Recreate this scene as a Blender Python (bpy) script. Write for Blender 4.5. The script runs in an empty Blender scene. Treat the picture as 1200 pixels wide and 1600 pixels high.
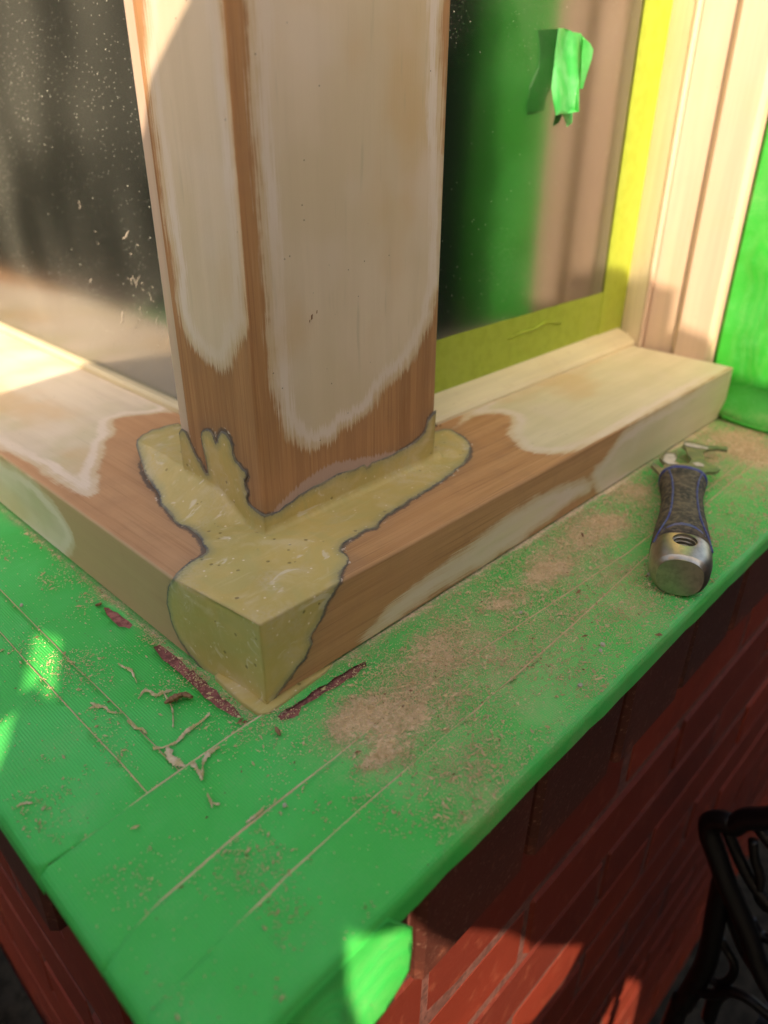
import bpy, bmesh, math, random
import numpy as np
from mathutils import Vector, Matrix, noise
from mathutils.geometry import delaunay_2d_cdt
random.seed(4); rng = np.random.default_rng(4)
SC = bpy.context.scene
# ------------------------------------------------------------------ units
# All shapes below are written in units of a quarter metre (x: back right, y: back left, z: up, origin: tape
# under the outer sill corner, z = 0: top of the taped brick sill).
U = 0.25
# ------------------------------------------------------------------ camera, sky, sun, exposure
ROT = [[0.6950788502062281, -0.7189093332826624, 0.005895974479755508], [-0.33926908381110243, -0.33523129749129027, -0.8789291586654071], [0.6338468906336636, 0.6089247471579584, -0.4769158956594474]]
CAM = Vector([-0.6080828705191821, -0.8895045684345728, 1.0])
cd = bpy.data.cameras.new('camera'); cam = bpy.data.objects.new('camera', cd); SC.collection.objects.link(cam)
Mx = Matrix((( ROT[0][0], -ROT[1][0], -ROT[2][0], CAM.x*U), (ROT[0][1], -ROT[1][1], -ROT[2][1], CAM.y*U),
             (ROT[0][2], -ROT[1][2], -ROT[2][2], CAM.z*U), (0,0,0,1)))
cam.matrix_world = Mx
cd.sensor_fit = 'HORIZONTAL'; cd.sensor_width = 36; cd.lens = 1147.381/1200*36
cd.clip_start = 0.01; cd.clip_end = 500
cd.dof.use_dof = True; cd.dof.focus_distance = 0.385; cd.dof.aperture_fstop = cd.lens/4.2
SC.camera = cam
SUN = Vector((-.8, -.92, .85)).normalized()
w = bpy.data.worlds.new('World'); SC.world = w; w.use_nodes = True
nt = w.node_tree; sky = nt.nodes.new('ShaderNodeTexSky'); sky.sky_type = 'NISHITA'; sky.sun_disc = False
sky.sun_elevation = math.asin(SUN.z); sky.sun_rotation = math.atan2(SUN.x, SUN.y)
sky.dust_density = 3.0; sky.ozone_density = 0.6; sky.air_density = 1.0
nt.links.new(sky.outputs[0], nt.nodes['Background'].inputs[0]); nt.nodes['Background'].inputs[1].default_value = 0.13
sl = bpy.data.lights.new('sun', 'SUN'); sl.energy = 2.3; sl.angle = math.radians(0.55); sl.color = (1, .89, .80)
so = bpy.data.objects.new('sun', sl); so.rotation_euler = SUN.to_track_quat('Z', 'Y').to_euler(); SC.collection.objects.link(so)
vs = SC.view_settings; vs.view_transform = 'Standard'; vs.look = 'None'; vs.gamma = 1; vs.exposure = 1.78
vs.use_white_balance = True; vs.white_balance_temperature = 8200; vs.white_balance_tint = 11
# ------------------------------------------------------------------ outlines (world coordinates, quarter metres)
D = {
 'fill_top': [[0.3522,0.8085],[0.3332,0.8158],[0.3122,0.8195],[0.2922,0.8137],[0.2765,0.8209],[0.2555,0.8083],[0.2411,0.8062],[0.2133,0.7854],[0.1997,0.7674],[0.1853,0.7304],[0.172,0.6941],[0.1613,0.6685],[0.1543,0.6355],[0.1457,0.6029],[0.1417,0.58],[0.1351,0.5582],[0.119,0.5315],[0.1131,0.4959],[0.106,0.4568],[0.0979,0.4376],[0.0968,0.4175],[0.1033,0.392],[0.1024,0.3649],[0.0996,0.3458],[0.0946,0.3257],[0.0852,0.3072],[0.0802,0.2864],[0.0714,0.2734],[0.0573,0.269],[0.0487,0.2685],[0.0367,0.2668],[0.021,0.2583],[0.0071,0.2479],[0.0,0.238],[0.0,0.0],[0.1969,0.0],[0.2116,0.0159],[0.2291,0.0259],[0.2476,0.0341],[0.2614,0.0442],[0.2688,0.0564],[0.2734,0.0785],[0.2823,0.0899],[0.3023,0.101],[0.3215,0.1028],[0.3345,0.1005],[0.3542,0.106],[0.3712,0.1074],[0.3864,0.0995],[0.4004,0.0966],[0.4167,0.1089],[0.4313,0.1137],[0.454,0.1205],[0.4658,0.1186],[0.4902,0.1247],[0.5153,0.1244],[0.5452,0.1327],[0.5631,0.1298],[0.5956,0.1347],[0.6201,0.135],[0.6479,0.1416],[0.6711,0.1419],[0.7052,0.151],[0.731,0.1547],[0.7639,0.1647],[0.7935,0.1687],[0.8304,0.185],[0.8627,0.2024],[0.8909,0.2224],[0.9192,0.253],[0.9378,0.2892],[0.9466,0.318],[0.955,0.3415],[0.945,0.3612],[0.9128,0.3678],[0.8,0.4],[0.5,0.4],[0.3,0.45],[0.28,0.56]],
 'fl': [[0.2483,0.1887],[0.263,0.1689],[0.2731,0.146],[0.2831,0.1152],[0.2778,0.0954],[0.2766,0.077],[0.2715,0.0605],[0.2611,0.0468],[0.2527,0.0344],[0.2375,0.0287],[0.2247,0.0161],[0.2091,0.011],[0.1943,0.0006],[0.1818,-0.0048],[0.1654,-0.0106],[0.1489,-0.0133],[0.1307,-0.0198]],
 'fill_left': [[0.238,0.196],[0.263,0.1689],[0.2731,0.146],[0.2831,0.1152],[0.2778,0.0954],[0.2766,0.077],[0.2715,0.0605],[0.2611,0.0468],[0.2527,0.0344],[0.2375,0.0287],[0.2247,0.0161],[0.2091,0.011],[0.1943,0.0006],[0.1818,-0.0048],[0.1654,-0.0106],[0.1489,-0.0133],[0.1307,-0.0198],[0.1307,0.004],[0.0,0.004],[0.0,0.196]],
 'frr': [[0.1922,0.2007],[0.1806,0.1846],[0.1747,0.1755],[0.161,0.1662],[0.1528,0.1548],[0.1474,0.1398],[0.1377,0.1306],[0.1296,0.1227],[0.1177,0.1148],[0.1118,0.1051],[0.117,0.0889],[0.1089,0.0811],[0.1023,0.0724],[0.0954,0.0593],[0.0839,0.0587],[0.0735,0.0501],[0.0625,0.042],[0.0532,0.0365],[0.0407,0.0279],[0.0292,0.0218],[0.0188,0.0097]],
 'fill_right': [[0.1969,0.196],[0.1806,0.1846],[0.1747,0.1755],[0.161,0.1662],[0.1528,0.1548],[0.1474,0.1398],[0.1377,0.1306],[0.1296,0.1227],[0.1177,0.1148],[0.1118,0.1051],[0.117,0.0889],[0.1089,0.0811],[0.1023,0.0724],[0.0954,0.0593],[0.0839,0.0587],[0.0735,0.0501],[0.0625,0.042],[0.0532,0.0365],[0.0407,0.0279],[0.0292,0.0218],[0.0188,0.0097],[0.0088,0.004],[0.0,0.004],[0.0,0.196]],
 'pl': [[0.5571,0.3466],[0.5392,0.3592],[0.5211,0.3571],[0.5091,0.3385],[0.4967,0.3162],[0.487,0.3043],[0.4729,0.2961],[0.4668,0.2845],[0.4568,0.2743],[0.4466,0.2777],[0.4474,0.2984],[0.4522,0.3227],[0.4569,0.3468],[0.4571,0.3698],[0.4477,0.3818],[0.4324,0.3897],[0.4163,0.3901],[0.4066,0.3817],[0.4001,0.3675],[0.3936,0.3729],[0.3889,0.3869],[0.3743,0.4015],[0.3568,0.4024],[0.3454,0.3928],[0.3368,0.3796],[0.3374,0.3622],[0.3312,0.3467],[0.321,0.343],[0.3085,0.3345],[0.2962,0.3323],[0.292,0.3245],[0.3051,0.306],[0.301,0.2895],[0.2945,0.2832],[0.3019,0.2675],[0.2982,0.2557],[0.288,0.2522],[0.2624,0.2473],[0.2349,0.2534]],
 'fill_post_left': [[0.5571,0.3466],[0.5392,0.3592],[0.5211,0.3571],[0.5091,0.3385],[0.4967,0.3162],[0.487,0.3043],[0.4729,0.2961],[0.4668,0.2845],[0.4568,0.2743],[0.4466,0.2777],[0.4474,0.2984],[0.4522,0.3227],[0.4569,0.3468],[0.4571,0.3698],[0.4477,0.3818],[0.4324,0.3897],[0.4163,0.3901],[0.4066,0.3817],[0.4001,0.3675],[0.3936,0.3729],[0.3889,0.3869],[0.3743,0.4015],[0.3568,0.4024],[0.3454,0.3928],[0.3368,0.3796],[0.3374,0.3622],[0.3312,0.3467],[0.321,0.343],[0.3085,0.3345],[0.2962,0.3323],[0.292,0.3245],[0.3051,0.306],[0.301,0.2895],[0.2945,0.2832],[0.3019,0.2675],[0.2982,0.2557],[0.288,0.2522],[0.2624,0.2473],[0.245,0.2465],[0.245,0.196],[0.58,0.196]],
 'pr': [[0.2123,0.2467],[0.2249,0.2433],[0.2436,0.2412],[0.2608,0.2494],[0.2802,0.2517],[0.2995,0.2594],[0.3212,0.2619],[0.3434,0.2659],[0.3657,0.2655],[0.3884,0.2682],[0.4163,0.2723],[0.4493,0.2688],[0.4734,0.2654],[0.5029,0.268],[0.5129,0.2569],[0.5281,0.2645],[0.5641,0.2624],[0.601,0.2626],[0.6225,0.2663],[0.652,0.2669],[0.6775,0.2714],[0.6999,0.2785],[0.7189,0.2893],[0.725,0.3063],[0.7301,0.3186],[0.7469,0.3286],[0.7606,0.3346]],
 'fill_post_right': [[0.205,0.2465],[0.2249,0.2433],[0.2436,0.2412],[0.2608,0.2494],[0.2802,0.2517],[0.2995,0.2594],[0.3212,0.2619],[0.3434,0.2659],[0.3657,0.2655],[0.3884,0.2682],[0.4163,0.2723],[0.4493,0.2688],[0.4734,0.2654],[0.5029,0.268],[0.5129,0.2569],[0.5281,0.2645],[0.5641,0.2624],[0.601,0.2626],[0.6225,0.2663],[0.652,0.2669],[0.6775,0.2714],[0.6999,0.2785],[0.7189,0.2893],[0.725,0.3063],[0.7301,0.3186],[0.7469,0.3286],[0.7606,0.3346],[0.755,0.196],[0.205,0.196]],
 'pink_post': [[0.2197,0.2394],[0.2404,0.2534],[0.2617,0.2615],[0.2818,0.2746],[0.3096,0.283],[0.345,0.2964],[0.3989,0.3021],[0.4546,0.2937],[0.513,0.2827],[0.5955,0.2699],[0.6225,0.2663],[0.6065,0.2528],[0.5128,0.2475],[0.4155,0.2496],[0.3246,0.2442],[0.2554,0.233]],
 'paint_post_left': [[0.1822,1.4849],[0.249,1.1529],[0.2408,1.0896],[0.2402,1.0054],[0.2392,0.9298],[0.2403,0.8287],[0.2434,0.7189],[0.2463,0.6838],[0.2448,0.6605],[0.2494,0.6381],[0.2647,0.623],[0.2859,0.6039],[0.299,0.5861],[0.3111,0.5629],[0.3244,0.5469],[0.3389,0.5383],[0.3506,0.5343],[0.3655,0.539],[0.3918,0.544],[0.4178,0.5533],[0.4396,0.5624],[0.4609,0.5744],[0.4736,0.5936],[0.4812,0.6137],[0.4888,0.6442],[0.4893,0.683],[0.4873,0.7212],[0.4878,0.7582],[0.4859,0.7946],[0.4821,0.7281],[0.4925,0.8058],[0.492,0.9199],[0.4945,0.9948],[0.4915,1.046],[0.4872,1.1],[0.4727,1.1694],[0.3796,1.5342]],
 'paint_post_right': [[0.2886,1.5229],[0.2542,1.1567],[0.2486,1.0699],[0.246,0.9772],[0.2451,0.8981],[0.2466,0.8247],[0.2485,0.7413],[0.2481,0.653],[0.2443,0.6353],[0.2494,0.578],[0.2489,0.526],[0.2558,0.4909],[0.2611,0.4551],[0.2697,0.4246],[0.2849,0.3986],[0.3013,0.3827],[0.3225,0.3651],[0.3539,0.3539],[0.3869,0.3545],[0.4113,0.3649],[0.4361,0.3769],[0.471,0.3747],[0.5069,0.3843],[0.5331,0.4007],[0.5542,0.4226],[0.5755,0.4368],[0.5861,0.4459],[0.6242,0.4564],[0.657,0.4802],[0.6844,0.5055],[0.706,0.5359],[0.7307,0.5733],[0.746,0.6083],[0.7545,0.6404],[0.7315,0.5995],[0.7611,0.6468],[0.7589,0.7811],[0.7477,0.9122],[0.7357,1.0896],[0.7284,1.1969],[0.7467,1.6452]],
 'paint_top_left': [[0.4963,1.072],[0.4642,1.0258],[0.4432,1.0546],[0.4088,1.07],[0.3714,1.0886],[0.3451,1.1074],[0.3145,1.1084],[0.289,1.0795],[0.2627,1.0188],[0.2326,0.9824],[0.2054,0.9614],[0.1669,0.8927],[0.1334,0.8539],[0.1025,0.8022],[0.0799,0.7464],[0.0484,0.6915],[0.0242,0.6804],[0.0143,0.6974],[0.0077,0.7447],[0.0029,0.8115],[0.0062,0.8727],[0.0066,0.9677],[0.0,1.0315],[-0.0111,1.0869],[-0.0164,1.1378],[-0.073,2.4803],[0.4825,4.8961],[0.5686,2.6154]],
 'paint_front_left': [[2.2777,0.1686],[1.0995,0.1783],[1.01,0.1886],[0.9112,0.1898],[0.843,0.1779],[0.7798,0.1611],[0.7312,0.1356],[0.7054,0.1061],[0.705,0.0794],[0.7424,0.0312],[0.7936,-0.0055],[2.6896,-0.2025]],
 'paint_top_right': [[0.9655,0.3472],[1.0113,0.3543],[1.0822,0.368],[1.1282,0.3485],[1.1694,0.3188],[1.1689,0.2887],[1.1395,0.262],[1.0793,0.2329],[1.0323,0.1948],[0.9976,0.1485],[0.982,0.1081],[0.9884,0.0713],[1.0135,0.0371],[1.0434,0.0159],[1.0798,0.0035],[1.1429,-0.004],[1.2198,-0.0103],[1.2936,-0.0103],[1.3561,-0.0026],[1.3837,-0.0087],[1.4182,-0.0065],[2.1854,0.0052],[2.8667,0.2689],[2.5576,0.5736],[1.568,0.5656]],
 'paint_front_right': [[1.4331,0.1901],[1.3947,0.1843],[1.3448,0.1863],[1.3096,0.1763],[1.2802,0.1498],[1.2408,0.1266],[1.1904,0.1126],[1.1604,0.0924],[1.1961,0.0595],[1.2504,-0.0022],[1.7657,-0.0778],[2.4104,-0.0914],[2.2305,0.1995]],
 'paint_front_right2': [[1.193,0.0709],[1.1244,0.0967],[1.0445,0.1146],[0.9706,0.1242],[0.8939,0.1283],[0.8219,0.1272],[0.7668,0.1255],[0.7018,0.1151],[0.6514,0.1089],[0.5968,0.1011],[0.5443,0.089],[0.476,0.0897],[0.4326,0.0844],[0.3803,0.0732],[0.3298,0.059],[0.2809,0.0427],[0.2407,0.0202],[0.2614,0.005],[0.3304,0.0115],[0.4029,0.0211],[0.5026,0.0242],[0.6108,0.0179],[0.7149,0.0124],[0.8404,0.0155],[0.9746,0.0299],[1.104,0.0412],[1.1756,0.0357]],
 'dark_spot': [[0.9566,0.4093],[0.985,0.4061],[0.9748,0.373],[0.934,0.3511],[0.9048,0.3565]],
 'gap_left': [[-0.0611,0.5294],[-0.053,0.5177],[-0.0529,0.5],[-0.0482,0.4882],[-0.0483,0.4606],[-0.0457,0.4411],[-0.0471,0.419],[-0.06,0.4125],[-0.0644,0.4268],[-0.0723,0.4349],[-0.0719,0.4643],[-0.0704,0.4934]],
 'gap_left2': [[-0.0561,0.3202],[-0.042,0.3181],[-0.0397,0.3004],[-0.0396,0.2791],[-0.0388,0.2605],[-0.0383,0.2395],[-0.0427,0.204],[-0.0374,0.1958],[-0.0401,0.1708],[-0.0387,0.1503],[-0.0425,0.1302],[-0.0386,0.113],[-0.044,0.09],[-0.0417,0.07],[-0.0422,0.0505],[-0.045,0.0313],[-0.0484,0.0156],[-0.0563,0.0188],[-0.0609,0.0307],[-0.0623,0.0514],[-0.0666,0.0681],[-0.0661,0.0923],[-0.0688,0.1077],[-0.0652,0.1375],[-0.0648,0.1582],[-0.0635,0.181],[-0.0628,0.2078],[-0.0633,0.225],[-0.0632,0.2505],[-0.065,0.2697],[-0.0608,0.2918]],
 'gap_right': [[-0.0053,-0.0357],[0.0053,-0.0321],[0.0185,-0.0311],[0.0294,-0.035],[0.0478,-0.0339],[0.0646,-0.036],[0.085,-0.0314],[0.1056,-0.0316],[0.1191,-0.0375],[0.1433,-0.0327],[0.1623,-0.0358],[0.183,-0.0347],[0.2018,-0.0369],[0.2226,-0.0411],[0.2133,-0.0543],[0.1967,-0.0543],[0.1729,-0.0602],[0.1561,-0.0565],[0.1343,-0.0583],[0.1172,-0.0565],[0.1001,-0.052],[0.0794,-0.0537],[0.0597,-0.0511],[0.042,-0.0502],[0.0255,-0.0623],[0.0134,-0.0618],[0.0029,-0.0558],[-0.0067,-0.0507]],
 'ledge': [[-0.0233,0.1124],[-0.0209,-0.0021],[-0.0115,-0.0173],[0.0417,-0.0143],[0.1206,-0.0031]],
 'blade': [[1.3559,-0.1339],[1.4073,-0.0991],[1.4417,-0.0587],[1.4646,-0.0525],[1.4439,-0.0937],[1.4758,-0.0838],[1.5152,-0.049],[1.5722,-0.0431],[1.5877,-0.0658],[1.5605,-0.0876],[1.5336,-0.0908],[1.5144,-0.1121],[1.5318,-0.1349],[1.5729,-0.1277],[1.602,-0.1015],[1.6385,-0.081],[1.6599,-0.0585],[1.7058,-0.0443],[1.7125,-0.0739],[1.7162,-0.1152],[1.7493,-0.1707],[1.7271,-0.1775],[1.7139,-0.1497],[1.6803,-0.1303],[1.6515,-0.1301],[1.6007,-0.1558],[1.5733,-0.1755],[1.5724,-0.2077],[1.5602,-0.2213],[1.5333,-0.2199],[1.5141,-0.2005],[1.4855,-0.197],[1.4623,-0.2109],[1.4336,-0.2364],[1.4023,-0.2402],[1.378,-0.1862]],
 'ax_neck': [[1.3442,-0.1974]],
 'ax_mid': [[1.1182,-0.297]],
 'ax_wide': [[0.9655,-0.3641]],
 'ax_end': [[0.8783,-0.4028]],
 'w580': [[1.3054,-0.1464],[1.3977,-0.2397]],
 'w640': [[1.2628,-0.1727],[1.3456,-0.2564]],
 'w700': [[1.2194,-0.1954],[1.2968,-0.2736]],
 'w850': [[1.1058,-0.2358],[1.1972,-0.3283]],
 'w1000': [[1.0047,-0.2748],[1.1055,-0.3769]],
 'w1150': [[0.9135,-0.3114],[1.0174,-0.4169]],
 'w1250': [[0.8616,-0.3388],[0.9593,-0.4381]],
 'smear0': [[1.5513,-0.0516],[1.5652,-0.0726],[1.5378,-0.0937],[1.5136,-0.0966],[1.5006,-0.117],[1.4828,-0.0924],[1.4943,-0.0703]],
 'smear1': [[1.6835,-0.0529],[1.6902,-0.0822],[1.6969,-0.126],[1.683,-0.1339],[1.6653,-0.1016],[1.6571,-0.0712]],
 'smear2': [[1.5423,-0.143],[1.561,-0.1511],[1.5563,-0.1732],[1.5425,-0.1791],[1.5286,-0.1611]],
 'splash': [[1.202,0.6555],[1.1783,0.6136],[1.2269,0.6348],[1.1686,0.5605],[1.1242,0.5394],[1.1625,0.5057],[1.1279,0.4738],[1.2516,0.4331],[1.2883,0.5626],[1.4361,0.6012],[1.47,0.7295]],
 'tab': [[1.5357,1.213],[1.5617,1.2178],[1.5895,1.2165],[1.6091,1.2125],[1.659,1.2125],[1.6707,1.1571],[1.672,1.113],[1.6924,1.0084],[1.6299,1.0035],[1.5688,0.9975],[1.5473,1.0322],[1.5299,1.0671],[1.5312,1.1189],[1.5313,1.1611]],
 'tab_flap': [[1.6606,1.2062],[1.7127,1.1854],[1.7341,1.1711],[1.7307,1.1465],[1.7178,1.1191],[1.7074,1.0917],[1.6983,1.0687],[1.6833,1.0683]],
 'c1': [[-0.737,-0.8183],[-0.6771,-0.8782],[-0.6271,-0.9259],[-0.6033,-0.9726],[-0.5705,-0.9839],[-0.5384,-1.0163],[-0.5424,-1.0624],[-0.5782,-1.1264],[-0.6383,-1.2292],[-0.702,-1.3198],[-0.7487,-1.3894],[-0.8016,-1.4837],[-0.8687,-1.5615],[-0.9421,-1.6188]],
 'c2': [[-0.573,-1.0216],[-0.6284,-1.1067],[-0.6871,-1.1799],[-0.7384,-1.2223],[-0.7936,-1.2593],[-0.8568,-1.286]],
 'c3': [[-0.6218,-0.952],[-0.6591,-0.9884],[-0.6944,-1.0173],[-0.7465,-1.0474],[-0.7967,-1.0514]],
 'c5': [[-0.6221,-1.2261],[-0.6285,-1.3381],[-0.6395,-1.4603],[-0.6518,-1.5758],[-0.6572,-1.6932],[-0.6463,-1.8369],[-0.6326,-1.979],[-0.6203,-2.1398]],
 'c6': [[-0.6181,-1.2495],[-0.6536,-1.3517],[-0.7,-1.4448],[-0.7568,-1.5273],[-0.8191,-1.5812],[-0.8811,-1.6116],[-0.9464,-1.6354]],
 'c7': [[-0.6542,-1.6174],[-0.6689,-1.5339],[-0.7011,-1.5615],[-0.7351,-1.5976],[-0.7441,-1.6651],[-0.7215,-1.7401],[-0.6711,-1.7574]],
 'c8': [[-0.6518,-1.8297],[-0.7109,-1.7833],[-0.7593,-1.703],[-0.8165,-1.6743],[-0.8801,-1.6808],[-0.9549,-1.6689]],
 'c9': [[-0.7296,-1.3599],[-0.7687,-1.3973],[-0.8089,-1.3916],[-0.8745,-1.3548]],
 'c10': [[-0.6613,-1.0216],[-0.6835,-1.0906],[-0.7154,-1.1513],[-0.729,-1.2321],[-0.7653,-1.2611]],
 'c11': [[-0.7227,-1.9957],[-0.721,-1.8603],[-0.7462,-1.7609]],
 'dust': [[0.083,-0.138,0.033,1.2],[0.101,-0.196,0.042,1.0],[0.033,-0.234,0.029,1.0],[0.17,-0.171,0.055,0.65],[0.079,-0.249,0.045,0.7],[0.266,-0.125,0.065,0.4],[0.365,-0.109,0.062,0.5],[0.181,-0.219,0.097,0.35],[0.281,-0.247,0.1,0.28],[0.403,-0.148,0.082,0.35],[0.48,-0.226,0.123,0.3],[0.595,-0.127,0.039,1.15],[0.783,-0.118,0.054,1.2],[0.677,-0.264,0.102,0.3],[1.092,-0.094,0.071,1.1],[1.33,-0.057,0.07,1.2],[0.939,-0.086,0.085,0.7],[1.134,-0.187,0.088,0.35],[1.94,-0.113,0.113,1.1],[1.878,-0.243,0.097,1.0],[1.702,-0.102,0.085,0.6],[1.599,-0.267,0.099,0.4],[0.075,-0.438,0.041,0.5],[0.114,-0.367,0.044,0.35],[0.214,-0.387,0.091,0.25],[0.772,-0.135,0.19,0.2],[0.883,-0.248,0.079,0.35],[-0.167,0.002,0.045,0.12],[-0.104,0.121,0.074,0.12],[0.503,-0.338,0.093,0.2],[0.779,-0.368,0.073,0.2],[1.307,-0.363,0.123,0.2],[-0.053,0.348,0.033,0.5],[-0.05,0.584,0.036,0.5],[-0.023,-0.034,0.036,0.4],[-0.408,0.006,0.04,0.15]],
 'k1': [[-0.2305,0.2478],[-0.227,0.2318],[-0.2176,0.2173],[-0.2174,0.2002],[-0.2098,0.1876]],
 'k2': [[-0.2064,0.1534],[-0.2047,0.1285],[-0.1981,0.1172],[-0.1973,0.0984]],
 'k3': [[-0.1383,0.3128],[-0.135,0.2953],[-0.1298,0.2789],[-0.1362,0.2525],[-0.1403,0.2352]],
 'k4': [[-0.1626,0.1934],[-0.1438,0.2022],[-0.136,0.1942],[-0.1347,0.1775],[-0.1249,0.1727],[-0.1034,0.1662]],
 'k5': [[-0.2093,0.0582],[-0.1918,0.0488],[-0.1724,0.0442],[-0.1509,0.0509],[-0.1323,0.0545],[-0.1108,0.0557],[-0.0886,0.0614]],
 'k6': [[-0.1819,-0.0138],[-0.1812,-0.0287],[-0.1837,-0.0462],[-0.1892,-0.0679]],
 'k7': [[-0.1862,-0.0633],[-0.1704,-0.0398],[-0.1543,-0.0275],[-0.1372,-0.0241],[-0.1267,-0.0284]],
 'k8': [[-0.1902,0.0429],[-0.1982,0.0174],[-0.1951,-0.0023],[-0.1905,-0.0152]],
 'k9': [[-0.2006,-0.0979],[-0.2042,-0.1125],[-0.2107,-0.1274]],
 'k10': [[-0.2049,-0.119],[-0.1976,-0.13]],
 'k11': [[-0.1195,0.1748],[-0.1229,0.1529],[-0.132,0.1201],[-0.1561,0.0789]],
 'k12': [[-0.1899,-0.1888],[-0.1769,-0.1883],[-0.1646,-0.1888],[-0.1549,-0.1881]],
 'k13': [[-0.4259,0.1073],[-0.415,0.1034],[-0.4077,0.0959]],
 'k14': [[-0.404,0.0706],[-0.3964,0.0735]],
 'chip': [[-0.1358,0.1387],[-0.1181,0.138],[-0.0985,0.133],[-0.0912,0.1155]],
 'chip2': [[-0.0295,-0.0641],[-0.0365,-0.0839]],
 'chip3': [[-0.0759,0.5339],[-0.0621,0.5304]],
 'stones': [[0.5777,-0.18],[0.5833,-0.3767],[-0.1279,-0.2087],[0.9271,-0.313],[0.4113,-0.5239],[0.2586,-0.4289],[0.4586,-0.4024],[0.4469,-0.4541],[0.5412,-0.492],[0.6051,-0.369],[-0.1924,0.6559]],
 'shade_rim': [[-1.464,0.7004],[-1.1905,0.7711],[-0.9124,0.9043],[-0.714,1.0655],[-0.1983,1.1029],[-0.1624,1.1516],[-0.0661,1.1731],[-0.0422,1.179],[-0.0055,1.23],[0.4811,1.551],[0.6592,1.7671],[0.9442,1.4383],[1.1617,1.3753],[1.3288,1.4195],[1.3906,1.3463],[1.4623,1.2869],[1.4669,1.1624],[1.5625,1.0729],[1.6225,0.9794],[1.7241,0.8923]],  # rim of the added sun blocker, shaped by where shade ends
 'shade_gap0': [[-0.5143,0.1567],[-0.4537,0.1386],[-0.4121,0.033],[-0.4545,0.0599],[-0.4785,0.0504]],  # gaps cut in the added sun blocker to let sun patches through
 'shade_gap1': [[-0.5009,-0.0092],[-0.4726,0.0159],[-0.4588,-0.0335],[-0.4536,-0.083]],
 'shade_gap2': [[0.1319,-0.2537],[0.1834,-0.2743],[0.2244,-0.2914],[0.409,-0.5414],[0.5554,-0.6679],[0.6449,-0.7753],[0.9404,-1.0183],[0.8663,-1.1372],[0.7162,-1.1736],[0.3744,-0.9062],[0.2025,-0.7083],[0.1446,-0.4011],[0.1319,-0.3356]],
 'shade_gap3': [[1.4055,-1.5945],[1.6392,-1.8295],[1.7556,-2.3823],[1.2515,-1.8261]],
}

T = .196
# ------------------------------------------------------------------ numeric helpers
def ss(a, b, x):
    t = np.clip((np.asarray(x, float)-a)/(b-a), 0, 1); return t*t*(3-2*t)
def inside(P, poly):
    P = np.asarray(P, float); q = np.asarray(poly, float); c = np.zeros(len(P), bool)
    x, y = P[:,0], P[:,1]; j = len(q)-1
    for i in range(len(q)):
        xi, yi = q[i]; xj, yj = q[j]
        if yi != yj:
            c ^= ((yi > y) != (yj > y)) & (x < (xj-xi)*(y-yi)/(yj-yi)+xi)
        j = i
    return c
def dist(P, poly, closed=True):
    P = np.asarray(P, float); q = np.asarray(poly, float); d = np.full(len(P), 1e9)
    n = len(q)
    for i in range(n if closed else n-1):
        a, b = q[i], q[(i+1)%n]; ab = b-a; L = ab@ab
        t = np.clip(((P-a)@ab)/(L+1e-12), 0, 1)
        d = np.minimum(d, np.hypot(*(P-a-t[:,None]*ab).T))
    return d
def sdf(P, poly):
    d = dist(P, poly); return np.where(inside(P, poly), -d, d)
def sdfs(P, names):
    return np.min([sdf(P, D[n]) for n in names], axis=0) if names else np.full(len(P), 1.0)
def fbm(x, y, z=0, s=1.0):
    return noise.fractal(Vector((x*s, y*s, z*s)), 1, 2, 3)
# ------------------------------------------------------------------ objects
def tag(o, label=None, cat=None, group=None, kind=None):
    if label: o['label'] = label
    if cat: o['category'] = cat
    if group: o['group'] = group
    if kind: o['kind'] = kind
    return o
def thing(name, label, cat, loc, group=None):
    o = bpy.data.objects.new(name, None); o.location = Vector(loc)*U; o.empty_display_size = .02
    SC.collection.objects.link(o); return tag(o, label, cat, group)
def link(name, me, mat, parent=None, smooth=False):
    if mat is not None and not me.materials: me.materials.append(mat)
    o = bpy.data.objects.new(name, me); SC.collection.objects.link(o)
    if parent is not None:
        o.parent = parent
        if parent.type == 'EMPTY': o.matrix_parent_inverse = Matrix.Translation(-parent.location)
    if smooth:
        me.polygons.foreach_set('use_smooth', [True]*len(me.polygons))
    return o
def mesh(name, V, F, attrs=None):
    me = bpy.data.meshes.new(name); me.from_pydata([tuple(float(c)*U for c in v) for v in V], [], [tuple(int(i) for i in f) for f in F])
    for k, a in (attrs or {}).items():
        at = me.attributes.new(k, 'FLOAT', 'POINT'); at.data.foreach_set('value', np.asarray(a, np.float32))
    me.update(); return me
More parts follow.
